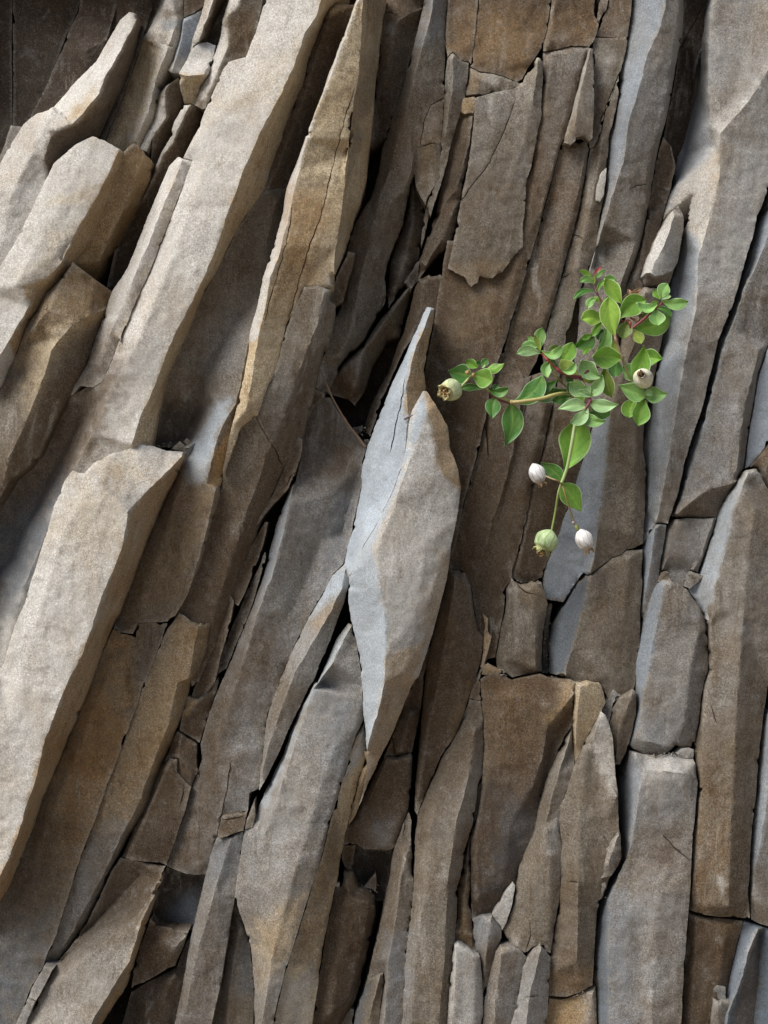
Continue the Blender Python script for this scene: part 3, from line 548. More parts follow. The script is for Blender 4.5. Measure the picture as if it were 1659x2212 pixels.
A('rock_slab', 'pointed pale grey slab running to the bottom edge left of centre', 'G',
  '11 598,1828,44 620,1832,50 652,1950,52 672,2100,54 690,2212,54 12 692,100,54 699,240,50 650,345,54 602,500,56 562,630 520,770,58 480,900 432,1100,58 390,1230 350,1350 300,1530,54 250,1680 180,1900,50 110,2212 100,2320,44 -10,2320 02 1648,2100,20 1652,1990 1622,1700,20 1560,1510 1520,1390,20 1540,1250,10 1552,1180 1580,980 1605,870,0 1658,850,-4 12 20,800,-4 60,700,-2 110,600 180,470,6 220,330,10 300,150,16 380,0,22 11 400,2212,24 470,2052 520,1932,30',
  'R 11 610,1860,62 500,2080,66 12 370,40,68 270,350,66 190,600,62 120,800,56 60,1000,44 10,1200,34 02 1600,1330,30 | R 12 520,400,72 380,800,72 260,1200,70 120,1700,60 40,2200,52 | R 12 640,300,64 500,760,64 400,1150,62',
  [('V', '11 600,1820 560,1940 400,2260 12 300,200 200,480 60,800 30,780 200,330 11 400,2180', 6, .8), ('P', '12 350,100 560,100 400,700 250,1100 100,1300 100,900 250,400', 60, .55), ('B', '12 330,1350 200,1450 60,1560 0,1560 02 1640,1600 12 20,2000 150,1900 300,1530', 20, .75), ('K', '12 -40,1800 150,1750 80,2300 -60,2300', 40, .7), ('U', '12 350,0 680,0 690,240 560,600 450,500 400,200', 60, .5)])
A('rock_shard', 'narrow tan sided shard wedged right of the pointed pale slab', 'B',
  '12 700,262,34 712,340,30 716,432,28 702,520 662,640,22 632,760 600,905,18 582,962 552,1130,12 512,1342 472,1530,10 430,1720 402,1950,8 362,2212 350,2320 100,2320,34 112,2212,36 182,1900,40 252,1680 302,1530,46 352,1350 392,1230 434,1100,52 482,900 522,770,52 564,630,50 604,500,48 652,345,42',
  'R 12 700,280,44 660,460,44 600,640,44 530,860,42 | R 12 560,960,22 490,1350,22 420,1750,20', [('V', '12 700,250 705,430 640,560 560,640 610,480', 8, .7), ('W', '12 500,780 590,1000 500,1350 400,1900 250,1800 400,1240', 25, .75), ('U', '12 200,1900 400,1850 360,2300 120,2300', 30, .5)])
A('rock_shard', 'tan splinter hanging below the tip of the central shard', 'T', '12 700,450,40 760,455,44 790,525,40 742,625,28 700,700,18 665,820,6 640,880,2 600,930,-4 596,905,0 632,760,10 665,640,22 705,520,30', 'R 12 750,480,50 700,600,36 640,780,16 | C 12 705,510 750,515', T=60)

# ---- brown recess right of the tan splinter
A('rock_block', 'brown block with a flat top below the central shard', 'W',
  '12 832,482,-26 870,480 895,476 950,470 1002,460,-22 1015,480 1014,560 1004,700,-24 986,832 950,920,-30 902,1060 880,1080 840,1088,-36 760,1086 700,1088 650,1052 560,1052,-40 592,940,-34 640,882 700,740,-30 765,600', 'R 12 845,510,-14 760,700,-16 660,900,-20 | R 12 990,490,-12 960,800,-18 880,1050,-24', [('T', '12 830,480 1010,460 1010,500 820,520', 6, .6), ('U', '12 760,900 900,900 880,1060 760,1060', 30, .35)])
A('rock_slab', 'brown slab between the central shard tip and the tall brown column', 'W', '11 1110,1960,-20 1135,2000,-20 12 1085,-20,-24 1072,160,-30 1040,300 1012,450,-34 990,462 905,474 832,480 860,400,-30 900,300 960,150 1012,20 1060,-150', 'R 12 1000,200,-14 930,440,-16 | C 12 880,350 900,470')
A('rock_chip', 'small brown backing of the dark hollow under the flat topped brown block', 'W', '12 560,1056,-70 645,1056 632,1130 630,1220 600,1228 572,1190 556,1130', T=70)  # stands in for a dark hollow, its shade put into the brown
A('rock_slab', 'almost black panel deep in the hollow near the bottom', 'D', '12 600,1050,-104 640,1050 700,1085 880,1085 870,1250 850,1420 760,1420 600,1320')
A('rock_chip', 'pointed little chip standing in the dark hollow near the bottom', 'W', '12 695,1325,-66 740,1275 775,1240 782,1310 776,1362', T=40)
A('rock_block', 'brown round shouldered block under the dark hollow', 'W',
  '12 568,1228,-44 600,1222 626,1228 646,1290,-46 662,1332 720,1350 772,1382,-56 776,1500,-56 742,1650,-56 700,1850 650,2050,-60 560,2212 520,2320 350,2320,-20 402,1950,-20 472,1530,-20 512,1342,-30 530,1320 556,1325 566,1290', 'R 12 580,1300,-20 620,1400,-14 720,1430,-20 764,1450,-34 | R 12 600,1420,-10 540,1800,-10 480,2150,-14 | R 12 730,1450,-24 690,1700,-24 600,2050,-30', [('T', '12 560,1225 640,1230 660,1340 540,1330', 8, .5), ('D', '12 560,1700 740,1600 600,2200 450,2200', 50, .5)])
A('rock_chip', 'tiny grey pebble caught beside the tan sided shard', 'G', '12 518,1298,6 540,1296 540,1320,4 520,1326', T=14)
A('rock_slab', 'small dark slab at the bottom edge left of the grey column pair', 'K', '12 545,2120,-60 612,2105 640,2120 625,2220 600,2320 500,2320', T=80)
A('rock_slab', 'slim grey brown column with a pointed top below the flat topped block', 'K',
  '12 990,842,-14 1008,900 1002,1040 1015,1150,-12 1022,1250 1012,1400 988,1650,-4 962,1900 940,2320,4 780,2320,-20 800,2140,-24 830,1950,-24 826,1888,-26 722,1922,-34 750,1800,-30 800,1600 840,1400,-30 870,1250 876,1150,-30 900,1062 950,925,-24 975,880',
  'R 12 970,1150,4 935,1280,-2 900,1600,4 862,1800,8 830,2200,14 | C 12 968,880 955,1000', [('W', '12 990,830 1010,1150 960,1180 930,1300 840,1700 740,1880 870,1150', 15, .65), ('U', '12 880,1650 960,1650 930,2300 820,2300', 30, .5)])
A('rock_block', 'short grey block at the bottom edge beside the slim grey brown column', 'K', '12 722,1928,-20 770,1905 822,1888,-18 830,1950 802,2140,-14 782,2320 610,2320,-40 650,2140,-40 690,2020,-34', 'R 12 800,1910,-6 740,2150,-8 700,2320,-10', [('C', '12 650,2000 740,1950 660,2300 600,2300', 14, .7)])

# ---- columns at bottom centre
A('rock_slab', 'brown slab with a rounded top right of the central shard', 'W',
  '11 1252,1478,10 1310,1484,16 1352,1500,18 1396,1582,14 1412,1740 1442,1870,8 1472,1922 1466,2000 1442,2120 1420,2212,4 12 1402,20,4 1372,120 1342,220 1292,340,0 1245,412 1200,482 1150,600,-6 1100,705 1046,862 1030,832,-10 1036,700,-10 1052,500 1075,250,-10 1092,50,-10 11 1112,2050,-8 1142,1930,-6 1182,1750,-4 1216,1622',
  'R 11 1290,1520,30 1250,1800,28 1200,2100,26 12 1150,150,22 1090,450,12 1060,700,6 | R 11 1380,1600,26 1400,1850,24 1350,2212,20 12 1290,250,14 | R 12 1130,200,22 1190,400,4', [('K', '11 1260,1480 1400,1600 1440,1900 1330,1900 1250,1700', 50, .5), ('T', '12 1380,0 1410,0 1280,380 1240,400', 5, .4), ('O', '11 1150,1900 1250,1750 1250,2000 1150,2212', 30, .25)])
A('rock_slab', 'long speckled grey brown column at the bottom centre', 'K',
  '12 1382,110,2 1440,120 1456,118,4 1470,250 1476,450,8 1466,600 1440,662,12 1430,750 1402,920,14 1352,1080 1332,1250 1302,1325,12 1300,1500 1286,1700,12 1272,1900 1240,2320,12 938,2320,10 962,1900,4 990,1600 1015,1400,-4 1025,1200 1032,1000,-8 1046,868,-6 1102,718 1160,600 1202,490 1250,414 1342,225',
  'R 12 1360,300,14 1250,560,24 1140,900,34 1100,1300,34 1040,1700,30 1010,2200,28 | R 12 1420,300,20 1380,600,40 1300,900,44 1240,1300,40 1220,1800,36 1180,2250,34',
  [('W', '12 1200,480 1350,240 1470,130 1470,450 1300,700 1100,1000 1060,860', 50, .8), ('P', '12 1440,550 1450,700 1330,1000 1200,1300 1230,1000 1330,700', 40, .45), ('W', '12 1060,1650 1100,1650 1060,2300 1010,2300', 12, .35), ('U', '12 940,1700 1020,1600 1000,2300 940,2300', 20, .4)])
A('rock_chip', 'small square chip at the crack below the rounded brown slab', 'W', '11 1482,2090,4 1500,2100 12 1455,-60 1456,112,2 1430,118 1384,104,2 1405,20 11 1445,2130', T=60)
A('rock_slab', 'thin ochre brown strip right of the speckled column', 'W',
  '12 1440,672,-14 1462,640 1455,750 1442,850,-14 1392,980 1388,1200,-12 1392,1400 1402,1600,-12 1422,1742 1385,1725 1335,1702 1290,1688 1300,1500,-20 1304,1330 1335,1250 1355,1080 1404,920', 'R 12 1380,1000,-4 1350,1400,-4 1340,1650,-4 | R 12 1290,1600,-4 1350,1620,2 1400,1640,0', [('T', '12 1290,1600 1400,1600 1420,1740 1290,1690', 8, .5), ('O', '12 1310,1250 1390,1150 1380,1600 1310,1600', 16, .35)])
A('rock_block', 'light grey block with a rounded top at the bottom centre edge', 'P', '12 1288,1700,26 1310,1692,26 1350,1715 1382,1732,26 1420,1762 1452,1770,18 1466,1900,14 1472,2150 1466,2320 1236,2320,26 1252,2000 1276,1800', 'R 12 1420,1780,30 1420,2000,32 1410,2300,34 | R 12 1300,1720,36 1290,2000,38 1270,2300,38', [('K', '12 1240,2000 1300,1950 1300,2300 1230,2300', 30, .6)])
A('rock_slab', 'wide brown slab with a pale diagonal ridge near the bottom', 'W',
  '12 1458,-20,12 11 1490,2170 21 -90,2150,10 0,2190,6 100,2176,8 180,2152,10 240,2178 345,2190,16 22 378,-20,20 412,0,24 412,60,24 402,170,18 392,280,10 345,340,6 302,440,0 232,600,-6 172,826,-8 160,860,-10 152,960,-10 52,1200,-20 20,1310 12 1622,1350,-24 1562,1450 1530,1508 1460,1528,-20 1400,1532,-14 1392,1420 1391,1200,0 1391,1000 1440,852,6 1456,750 1466,620,10 1481,450 1478,250,12 1462,120',
  'R 22 400,70,40 310,190,36 230,290,34 190,500,26 130,690,18 100,720,18 | R 22 405,120,34 260,400,0 180,750,-10 | R 12 1500,100,16 1520,500,16 1440,900,14 1430,1400,6 | R 22 60,100,24 60,500,18 0,900,6 -60,1300,0',
  [('T', '22 300,0 415,0 405,90 260,260 200,250 330,110', 12, .7), ('D', '22 390,150 395,300 300,430 170,850 60,1200 0,1320 12 1500,1500 1400,1450 22 -60,1100 120,740 240,280', 30, .55), ('C', '22 -100,700 130,780 150,960 0,1250 -160,1350', 50, .45), ('O', '22 -150,0 60,0 60,400 -100,500', 60, .2)])
A('rock_shard', 'pale wedge with a broken top standing right of the wide brown slab', 'B',
  '22 418,8,40 460,8,42 500,-6,42 575,10,34 592,60,28 606,128,26 570,200,26 530,270 480,360,22 452,420 402,545,10 398,480 394,300,16 390,250 400,170,24 410,60,34', 'R 22 440,30,52 420,200,44 410,400,30 | C 22 400,280 400,530')
A('rock_slab', 'grey brown slab with a flaked middle below the pale wedge', 'K',
  '22 392,282,6 402,420 402,552,20 372,662,22 312,800,22 306,900 320,1050,20 316,1320,20 292,1500,20 270,1620 248,1752,18 222,1740 210,1702 165,1700 130,1716 100,1742 82,1752 60,1740 30,1716 0,1716,0 12 1592,1600,-6 1590,1650 1560,1580 22 -60,1600 -30,1560 10,1440 50,1200,-4 152,960,0 172,832,2 232,605,6 304,445,8',
  'R 22 380,330,30 300,600,30 220,900,26 150,1200,22 110,1560,16 | R 22 230,960,34 250,1300,30 240,1650,26 | C 22 115,1540 118,1650 90,1740',
  [('P', '22 240,950 300,880 310,1100 240,1120 225,1060', 12, .6), ('G', '22 380,300 400,480 340,640 280,600', 15, .6), ('P', '22 0,1640 40,1650 40,1710 0,1700', 10, .6)])
A('rock_slab', 'tall speckled slab with a bright upper right edge near the bottom', 'K',
  '22 578,188,40 606,212,44 626,262,46 650,350,48 664,480 668,600,50 686,720,52 690,850 692,950,52 706,1010 710,1140,46 690,1190 642,1246,40 620,1302,30 592,1370 552,1480,20 540,1600 532,1750,14 522,1962,10 440,2008,6 350,2040 240,2030,4 236,1900,6 248,1752 292,1500,16 316,1320,20 320,1050 306,900,24 312,802 372,664,30 402,555 456,424,34 535,275,36',
  'R 22 560,260,54 520,420,44 600,620,50 680,740,60 | R 22 480,450,40 440,900,48 430,1300,46 420,1800,36 | R 22 540,480,36 600,900,50 560,1300,38 | C 22 585,985 620,1030 | C 22 365,1290 430,1300',
  [('L', '22 570,190 620,200 690,720 640,700 560,560 520,430 550,260', 14, .85), ('W', '22 300,1300 400,1250 440,1600 520,1800 520,2000 240,2050 250,1750', 50, .7), ('O', '22 240,1850 500,1900 440,2020 240,2040', 20, .35)])  # pale upper right patch paints the light falling on that facet
A('rock_chip', 'small angular chip on the right edge of the tall speckled slab', 'G', '22 690,975,64 704,1012,62 710,1148,54 645,1250,48 580,1272,44 600,1180,52 618,1090,60', 'R 22 680,1010,70 625,1180,62', T=40)
A('rock_chip', 'tiny crumbled chip wedged under the angular chip', 'G', '22 570,1300,34 610,1290 615,1320 590,1370,30 560,1400,28', T=30)
A('rock_block', 'ochre brown block with a curved top at the bottom edge', 'T', '22 240,2046,-10 300,2055 355,2048 440,2014,-4 500,1985 542,1968,0 550,2320 200,2320,-10 226,2150', 'R 22 520,2010,8 480,2300,8', [('O', '22 230,2040 420,2040 360,2320 200,2320', 30, .6), ('U', '22 450,2000 550,1960 550,2300 480,2300', 20, .5)])
A('rock_block', 'pinkish grey block with a pointed top at the bottom edge', 'G', '22 182,1700,34 212,1738,32 250,1782,26 240,1950 236,2100,20 212,2320,20 -30,2320,24 42,2050 72,1850 98,1785 130,1732', 'R 22 190,1730,44 120,2000,44 80,2300,42 | C 22 75,2040 170,2030', [('W', '22 140,1710 200,1710 180,1820 120,1800', 15, .5)])
A('rock_block', 'pinkish brown block with a chipped rim left of the pointed block', 'G', '12 1590,1712,24 22 0,1712,24 50,1730 94,1782,18 70,1850 40,2050,12 20,2320 12 1462,2320,10 1480,2060 1502,1980 1552,1750,14', 'R 12 1590,1760,34 1560,2000,30 1540,2300,30', [('W', '12 1540,1760 1620,1740 1600,2300 1460,2300', 40, .6)])
A('rock_block', 'blue grey rounded block beside the thin ochre strip near the bottom', 'G', '12 1400,1540,0 1470,1514,4 1528,1516,6 1562,1560 1592,1600,4 1590,1655 1552,1750,2 1502,1978,-2 1478,2060 1470,2100 1466,1900 1452,1768,-6 1422,1740 1404,1620', 'R 12 1520,1540,18 1490,1750,16 1475,1900,6', [('W', '12 1480,1700 1560,1700 1480,2060 1450,1760', 20, .6), ('U', '12 1410,1540 1500,1530 1480,1660 1420,1660', 20, .5)])
A('rock_chip', 'pale cracked chip above the blue grey rounded block', 'P', '12 1530,1508,4 1562,1452 1622,1352,4 22 10,1300 20,1320,4 0,1440 -34,1560 -64,1612,2 -72,1590 12 1555,1545', 'C 12 1540,1530 1590,1535', T=60)
A('rock_slab', 'tall blue sided slab with a light top face at lower right', 'G',
  '22 770,442,16 850,466,24 920,468,24 1000,468,26 1062,452,26 1120,480 1172,492,30 1186,522,40 1202,650,50 1190,800 1172,1000,52 1162,1200 1150,1400,52 1132,1600 1116,1850,50 1102,2100 1090,2320,48 560,2320,-16 548,2212 545,1980 526,1900,-16 540,1700 560,1560 582,1400,-20 620,1322 702,1200 712,1142 690,1000,-60 680,800,-60 690,620,-54 740,500,-20',
  'R 22 800,460,46 862,560,66 832,700,68 802,900,66 772,1050,60 750,1130,54 | R 22 862,560,66 1000,575,70 1100,590,68 1190,610,56 | R 22 745,1140,50 690,1240,48 642,1400,46 628,1700,46 632,2000,44 636,2300,44 | R 22 850,1400,58 830,1800,50 850,2300,52 | R 22 960,1400,62 920,1800,60 900,2300,60 | R 22 770,560,20 740,800,6 720,1000,0 | C 22 970,980 1060,1080 1160,1160',
  [('L', '22 840,480 1180,500 1100,640 960,760 860,740', 40, .75), ('U', '22 770,440 860,550 800,900 770,1100 700,1130 690,700', 10, .8), ('C', '22 700,1200 640,1400 628,1700 636,2320 540,2320 560,1400', 5, .8), ('U', '22 640,1400 800,1500 800,2300 640,2300', 60, .45), ('P', '22 860,1350 1040,1350 980,1700 900,2000 870,1700', 40, .4), ('O', '22 900,1000 1150,1000 1100,1250 850,1200', 60, .18)])  # pale top patch paints light onto the up-facing face
A('rock_block', 'smooth speckled grey block with a domed top right of centre', 'G',
  '21 985,1542,34 1030,1552,34 1090,1580 1140,1612,32 1222,1732,26 1256,1832,20 1270,1990 1272,2130,26 1242,2212 22 1236,50,30 1212,250 1186,380,30 1162,415,26 1102,428,26 1062,410 1002,466,18 920,466 850,462,16 792,432,10 764,402,4 770,350,2 790,270 810,150,0 798,0,0 21 792,2100,0 810,2000 842,1850,0 872,1700,2 910,1622,6 940,1572,18',
  'R 21 985,1565,46 962,1700,46 940,1850,44 900,2030,42 872,2212,42 22 852,60,40 830,250,34 800,360,26 | R 21 1020,1570,48 1130,1720,50 1220,1850,44 1262,1900,34 | R 22 1150,-60,58 1120,250,54 1080,380,44 | R 22 870,380,44 1000,420,40 1110,400,40',
  [('U', '21 985,1540 962,1700 940,1850 900,2030 872,2212 22 840,80 780,420 740,400 800,0 21 780,2100 900,1600', 4, .9), ('P', '21 1030,1570 1130,1620 1270,1850 1250,1900 1130,1740', 12, .55), ('W', '22 1100,200 1200,200 1160,420 1060,400', 30, .35), ('C', '22 900,200 1050,200 1000,440 820,420', 50, .35)])
A('rock_chip', 'small dark grey chip behind the speckled leaf shaped chip', 'G', '22 660,48,10 712,82,10 680,110,10 655,140 628,255,4 600,210,0 582,175 610,120', T=60)
A('rock_chip', 'leaf shaped brown chip standing in the gap at lower right', 'K', '22 786,45,22 812,62,20 806,200,16 780,320 748,428,8 700,535,0 668,535 652,400 632,262,6 650,180,16 705,98,22', 'R 22 780,80,32 700,300,26 680,480,14', [('W', '22 660,200 760,200 740,420 660,520', 30, .6)])
A('rock_chip', 'pale knobbly chip on top of the tall blue sided slab', 'P', '22 1062,458,36 1100,430,38 1150,424,38 1178,436 1174,488,34 1130,490 1085,486', T=30)
# ---- upper middle: dark folded slabs in the crevice
A('rock_slab', 'stained brown slab with an arched scar near the top centre', 'W',
  '10 832,-90,-40 1120,-90 1085,40 1060,150,-44 1010,340 960,520 900,720 840,900,-70 740,1000,-80 742,900,-50 765,700 790,450 808,250,-34 830,90', 'R 10 900,-60,-20 880,200,-26 860,450,-34 | R 10 930,130,-16 1000,90,-20 1070,60,-30 | C 10 832,80 870,80 925,105', [('K', '10 850,120 930,120 920,400 850,450', 30, .7), ('D', '10 930,120 1080,60 960,560 740,980 760,620 900,520', 30, .8), ('P', '10 860,150 910,150 900,230 870,240', 10, .5)])
A('rock_slab', 'curving grey brown slab sweeping down past the dark crevice', 'K',
  '10 1105,-90,0 1245,-90,-10 1240,60 1230,200 1222,430,-10 1218,640 1210,800 1195,1050 1185,1150 1110,1290,-14 1100,1330 1070,1280 1035,1210 1028,1130,-14 1005,1170 990,1280,-40 950,1450 880,1620,-40 850,1700 832,1800 848,1880,-50 835,1960,-60 760,2090,-60 700,2200 11 640,60,-70 560,140,-66 500,260 470,340 440,340 390,300,-50 390,250,-40 430,120 10 480,2212,-30 500,2090,-30 560,1960,-36 600,1780,-36 580,1640,-40 612,1540,-30 650,1430,-30 740,1290,-34 800,1100,-30 820,960 850,880,-26 900,700 960,520 1012,340,-14 1060,150',
  'R 10 1160,-60,16 1110,200,18 1040,450,14 980,700,10 920,900,8 880,1080,2 800,1280,0 760,1450,-4 730,1600,-6 680,1800,-10 640,2000,-14 600,2180,-20 11 540,100,-30 | R 10 1030,900,10 1000,1120,6 960,1250,-8 | R 10 880,1300,0 820,1500,-10 790,1750,-24 | C 10 1225,430 1218,640 1130,680 1085,800 1062,950 | C 10 1062,950 1150,930 1180,930 | C 10 870,1700 850,1900 780,2060',
  [('W', '10 930,600 1040,620 960,900 760,1300 640,1480 700,1700 580,1960 560,1600 740,1280 850,900', 30, .65), ('U', '10 1100,-60 1240,-60 1200,250 1050,300', 30, .55), ('O', '10 1080,800 1180,720 1180,920 1060,950', 20, .35), ('P', '10 1110,740 1180,720 1150,860 1100,860', 15, .45), ('D', '10 800,1750 850,1900 740,2100 11 560,160 470,340 400,300 10 640,2200 740,1960', 20, .6), ('K', '10 640,1850 680,1850 660,2100 600,2100', 12, .7), ('T', '10 1040,960 1180,940 1160,1250 1100,1300 1030,1130', 12, .4)])
A('rock_slab', 'broken topped grey slab under the orange brown panels', 'K',
  '10 1230,440,0 1245,370,2 1275,340,6 1300,365 1340,400 1378,408,6 1370,520,2 1352,640,0 1320,740 1290,840 1250,980,-6 1240,1040 1200,1200,-10 1150,1340 1130,1400,-20 1100,1330 1185,1150,-10 1205,900 1220,640', 'R 10 1280,360,16 1270,600,14 1230,860,8', [('G', '10 1240,360 1370,400 1340,620 1240,600', 20, .7), ('W', '10 1220,600 1320,600 1200,1200 1180,1100', 30, .5)])
A('rock_slab', 'narrow brown slab with a pale edge right of the broken topped slab', 'W',
  '10 1312,742,-14 1360,735 1415,735,-8 1410,850,-8 1395,1000,-12 1340,1180 1325,1290,-20 1312,1400,-20 1290,1500,-26 1250,1600,-30 1180,1650,-40 1090,1760,-40 1020,1860,-44 1000,1900,-50 970,1840 1050,1720,-50 1100,1560,-50 1160,1400,-44 1200,1200,-34 1245,1000,-24 1285,830,-16', 'R 10 1400,760,4 1380,950,0 1300,1220,-10 1220,1330,-14 1150,1520,-22 1060,1700,-30 | R 10 1290,1340,-10 1200,1560,-16 1100,1720,-26', [('K', '10 1200,1450 1280,1400 1200,1600 1090,1700', 20, .6), ('D', '10 1320,1000 1400,900 1330,1200 1200,1300', 20, .6)])
A('rock_block', 'small ochre square patch block above the narrow brown slab', 'T', '10 1340,635,0 1415,628,2 1415,700 1412,732 1360,736 1310,736,-4', T=80)
A('rock_slab', 'folded dark slab in the crevice left of the forked crack', 'D',
  '10 1010,1160,-60 1035,1215 1090,1310,-60 1095,1400 1075,1560,-66 1050,1680 985,1790 960,1850,-70 900,1930,-74 860,2000 850,1900,-80 870,1700,-76 900,1600 960,1450,-70 990,1280', 'R 10 1020,1200,-44 1010,1480,-44 960,1700,-50 900,1880,-60', [('W', '10 950,1600 1050,1550 960,1800 900,1880', 25, .8), ('P', '10 930,1650 980,1650 950,1760 925,1750', 10, .4)])
A('rock_shard', 'dark blade hanging beside the forked crack', 'W', '10 1105,1290,-40 1128,1290 1120,1400,-44 1090,1540 1070,1600 1080,1450 1098,1350', T=50)
A('rock_slab', 'brown slab lying below the forked crack in the dark crevice', 'W',
  '10 1050,1690,-50 1070,1700 1030,1840,-50 970,1880 900,1960,-64 800,2080,-70 710,2212 11 660,60,-84 560,150 500,260,-90 430,330 600,380 640,420 700,330,-100 760,150,-100 860,0 10 930,2180,-96 1000,1920,-80 1020,1860', 'R 10 1000,1860,-40 850,2060,-46 11 690,60,-50 640,300,-60 | R 11 440,250,-50 560,180,-60', [('K', '11 640,60 740,60 700,250 640,280', 20, .5), ('P', '11 660,60 700,80 680,190 660,190', 10, .4)])
A('rock_slab', 'smooth brown slab behind the tip of the central shard', 'W',
  '10 1050,1810,-30 1120,1780,-26 1190,1775,-24 1205,1790 1195,1950 1170,2010 1100,2060 11 960,60,-40 880,240,-50 820,360,-60 760,560 740,620 700,560,-90 760,380 860,200 930,0,-70 10 960,2150,-66 1010,1950,-50 1025,1880,-40', 'R 10 1085,1830,-14 1075,2000,-18 1020,2150,-30 | C 10 1025,1840 1040,1820 1100,1790', [('D', '11 820,200 900,180 760,600 700,560', 20, .7)])
A('rock_chip', 'dark wedge chip under the horizontal crack in the crevice', 'D', '10 960,1830,-40 1040,1700 1062,1690 1050,1790 1022,1850,-40 1000,1870', T=60)
# ---- upper middle panels
A('rock_block', 'brown panel with tiny white specks at the top right of centre', 'W', '10 1250,-90,0 1442,-90,4 1432,90,6 1412,280,6 1392,412,4 1345,402 1300,362 1275,335 1240,370 1228,300,-4 1240,60', '', [('O', '10 1300,150 1400,100 1380,400 1250,330', 40, .35), ('D', '10 1240,-90 1270,-90 1250,200 1225,250', 8, .5)])
A('rock_block', 'rusty brown upper panel above the arched crack', 'W', '10 1450,-90,8 1658,-90 20 255,-90,10 248,50 222,205 190,310 150,370 100,440,4 65,510 30,530 0,518,4 10 1600,490 1540,472 1450,460 1390,430,4 1402,330 1420,150 1440,60', '', [('O', '10 1420,100 1658,100 20 150,200 60,480 10 1500,440 1400,400', 60, .45)])
A('rock_chip', 'mottled ochre wedge under the arched crack', 'K', '10 1385,440,2 1450,465 1540,480 1610,500 1655,522,4 20 50,540,4 30,560 10 1600,590 1540,600 1430,622 1352,625,-4 1370,540', 'R 10 1430,500,10 1560,560,10', [('O', '10 1380,430 1500,450 1450,600 1350,620', 20, .4), ('P', '10 1440,500 1560,500 1600,540 1480,590', 16, .4)])
A('rock_block', 'rusty square panel at the top above the pale mottled slab', 'W', '20 262,-90,14 545,-90,10 542,60 545,120 560,160,12 548,215 525,270 500,302 440,298 370,302 290,320 205,330,10 205,280 225,205,12 252,50', 'R 20 290,-60,18 260,200,18 230,300,16', [('O', '20 260,150 540,100 500,280 300,300', 50, .35), ('P', '20 260,230 360,220 350,260 270,270', 14, .4)])
A('rock_shard', 'thin upright chip wedged in the crack at the top', 'K', '20 585,-90,0 640,-90,4 610,60 575,140,4 560,160 548,120 560,40', T=60)
A('rock_block', 'brown grey block at the top beside the dark vertical gap', 'W', '20 645,-90,4 782,-90,6 768,100 752,235,4 700,246 645,242 545,236,0 560,180 590,110 620,50', '', [('P', '20 690,170 750,160 745,235 660,240', 14, .6), ('G', '20 600,240 700,60 780,0 760,200', 40, .4)])
A('rock_slab', 'mottled slab strip left of the dark blue gap', 'K', '20 532,242,2 645,246 752,238,6 735,340 705,460,6 690,480 660,560 640,640,4 600,720 575,850 555,905 528,950 505,960,0 502,915 522,890 532,700 532,450 524,318', 'C 20 700,470 660,560 620,650 570,800', [('P', '20 600,330 660,330 620,560 580,540', 20, .5), ('W', '20 530,650 640,600 560,900 510,950', 20, .5)])
A('rock_slab', 'tall brown slab running from the middle down behind the plant', 'W',
  '10 1240,1560,-2 1400,1560 1600,1560 20 20,1500,0 90,1100,2 140,900 180,700 204,500 202,345,4 290,322 370,306,8 440,302 503,306,8 440,520 398,690 345,880 310,950 285,1060 250,1195 190,1420 112,1700,6 40,1930 0,2060 10 1635,2150,4 11 1580,100 1515,330 1490,500,2 1430,750 1370,960 1318,1180,-4 1300,1300 1240,1480 1180,1500,-20 1200,1000,-20 1080,500,-20 1090,200,-10 1130,0,-4 10 1160,2050,-4 1190,1850,-2',
  'R 20 260,350,14 220,700,14 160,1100,10 60,1600,10 10 1600,2100,8 | R 20 470,330,14 360,700,14 260,1100,12 180,1400,12 | C 20 140,960 130,1060 100,1180 | C 11 1250,1480 1310,1440 1360,1410',
  [('P', '20 230,340 470,320 400,480 300,460 230,420', 20, .4), ('G', '20 220,450 420,450 340,850 180,1100 200,700', 60, .55), ('O', '20 190,600 230,650 150,1100 80,1350 110,1100', 14, .3), ('T', '10 1400,1860 1500,1860 1480,2150 1330,2200 1320,2050', 50, .35), ('D', '11 1260,300 1420,500 1300,1250 1200,1100', 50, .5), ('W', '20 180,1100 260,1100 100,1700 20,1800', 40, .4)])
A('rock_slab', 'thin pale peeling sheet with a ragged lower edge', 'K',
  '20 165,368,20 186,376 202,402,20 204,500 188,750,20 152,960 118,1110 90,1200,20 85,1300 72,1480 68,1600,18 28,1648 0,1682 10 1642,1708,18 1602,1762 1572,1766 1530,1802 1452,1790 1440,1832 1396,1858 1342,1790 1290,1768,18 1240,1738,16 1270,1600 1302,1480 1312,1380,16 1328,1295 1372,1100 1402,900,18 1420,720 1412,632 1560,592 1658,575,14 20 20,565 62,522 112,450,16',
  'R 20 170,390,30 120,700,30 60,1000,26 0,1200,24 10 1500,1500,24 | C 10 1325,1310 1400,1200 1500,1080 1570,930 1640,780 20 20,650',
  [('P', '20 130,600 180,700 150,960 80,1050 30,950 60,700', 30, .45), ('P', '10 1440,850 1500,800 1460,1060 1400,1050', 20, .45), ('W', '10 1300,1350 1600,1300 1600,1700 1300,1750', 90, .4), ('G', '10 1440,640 1650,600 1640,760 1440,740', 25, .6), ('T', '10 1290,1740 1440,1700 1640,1680 1660,1720 1400,1880 1240,1760', 14, .35)], T=16, jag=1.6)
A('rock_chip', 'square flap of stone with a broken lower corner', 'K', '20 500,312,32 522,318,32 530,450 532,700 520,895,34 500,910 478,892 455,882,38 415,890 410,912 380,938,36 332,924,34 345,880 400,690,30 442,520', 'R 20 505,330,36 440,600,38 400,880,40', [('P', '20 440,420 520,400 520,800 420,800', 40, .35)], T=26, jag=.7)
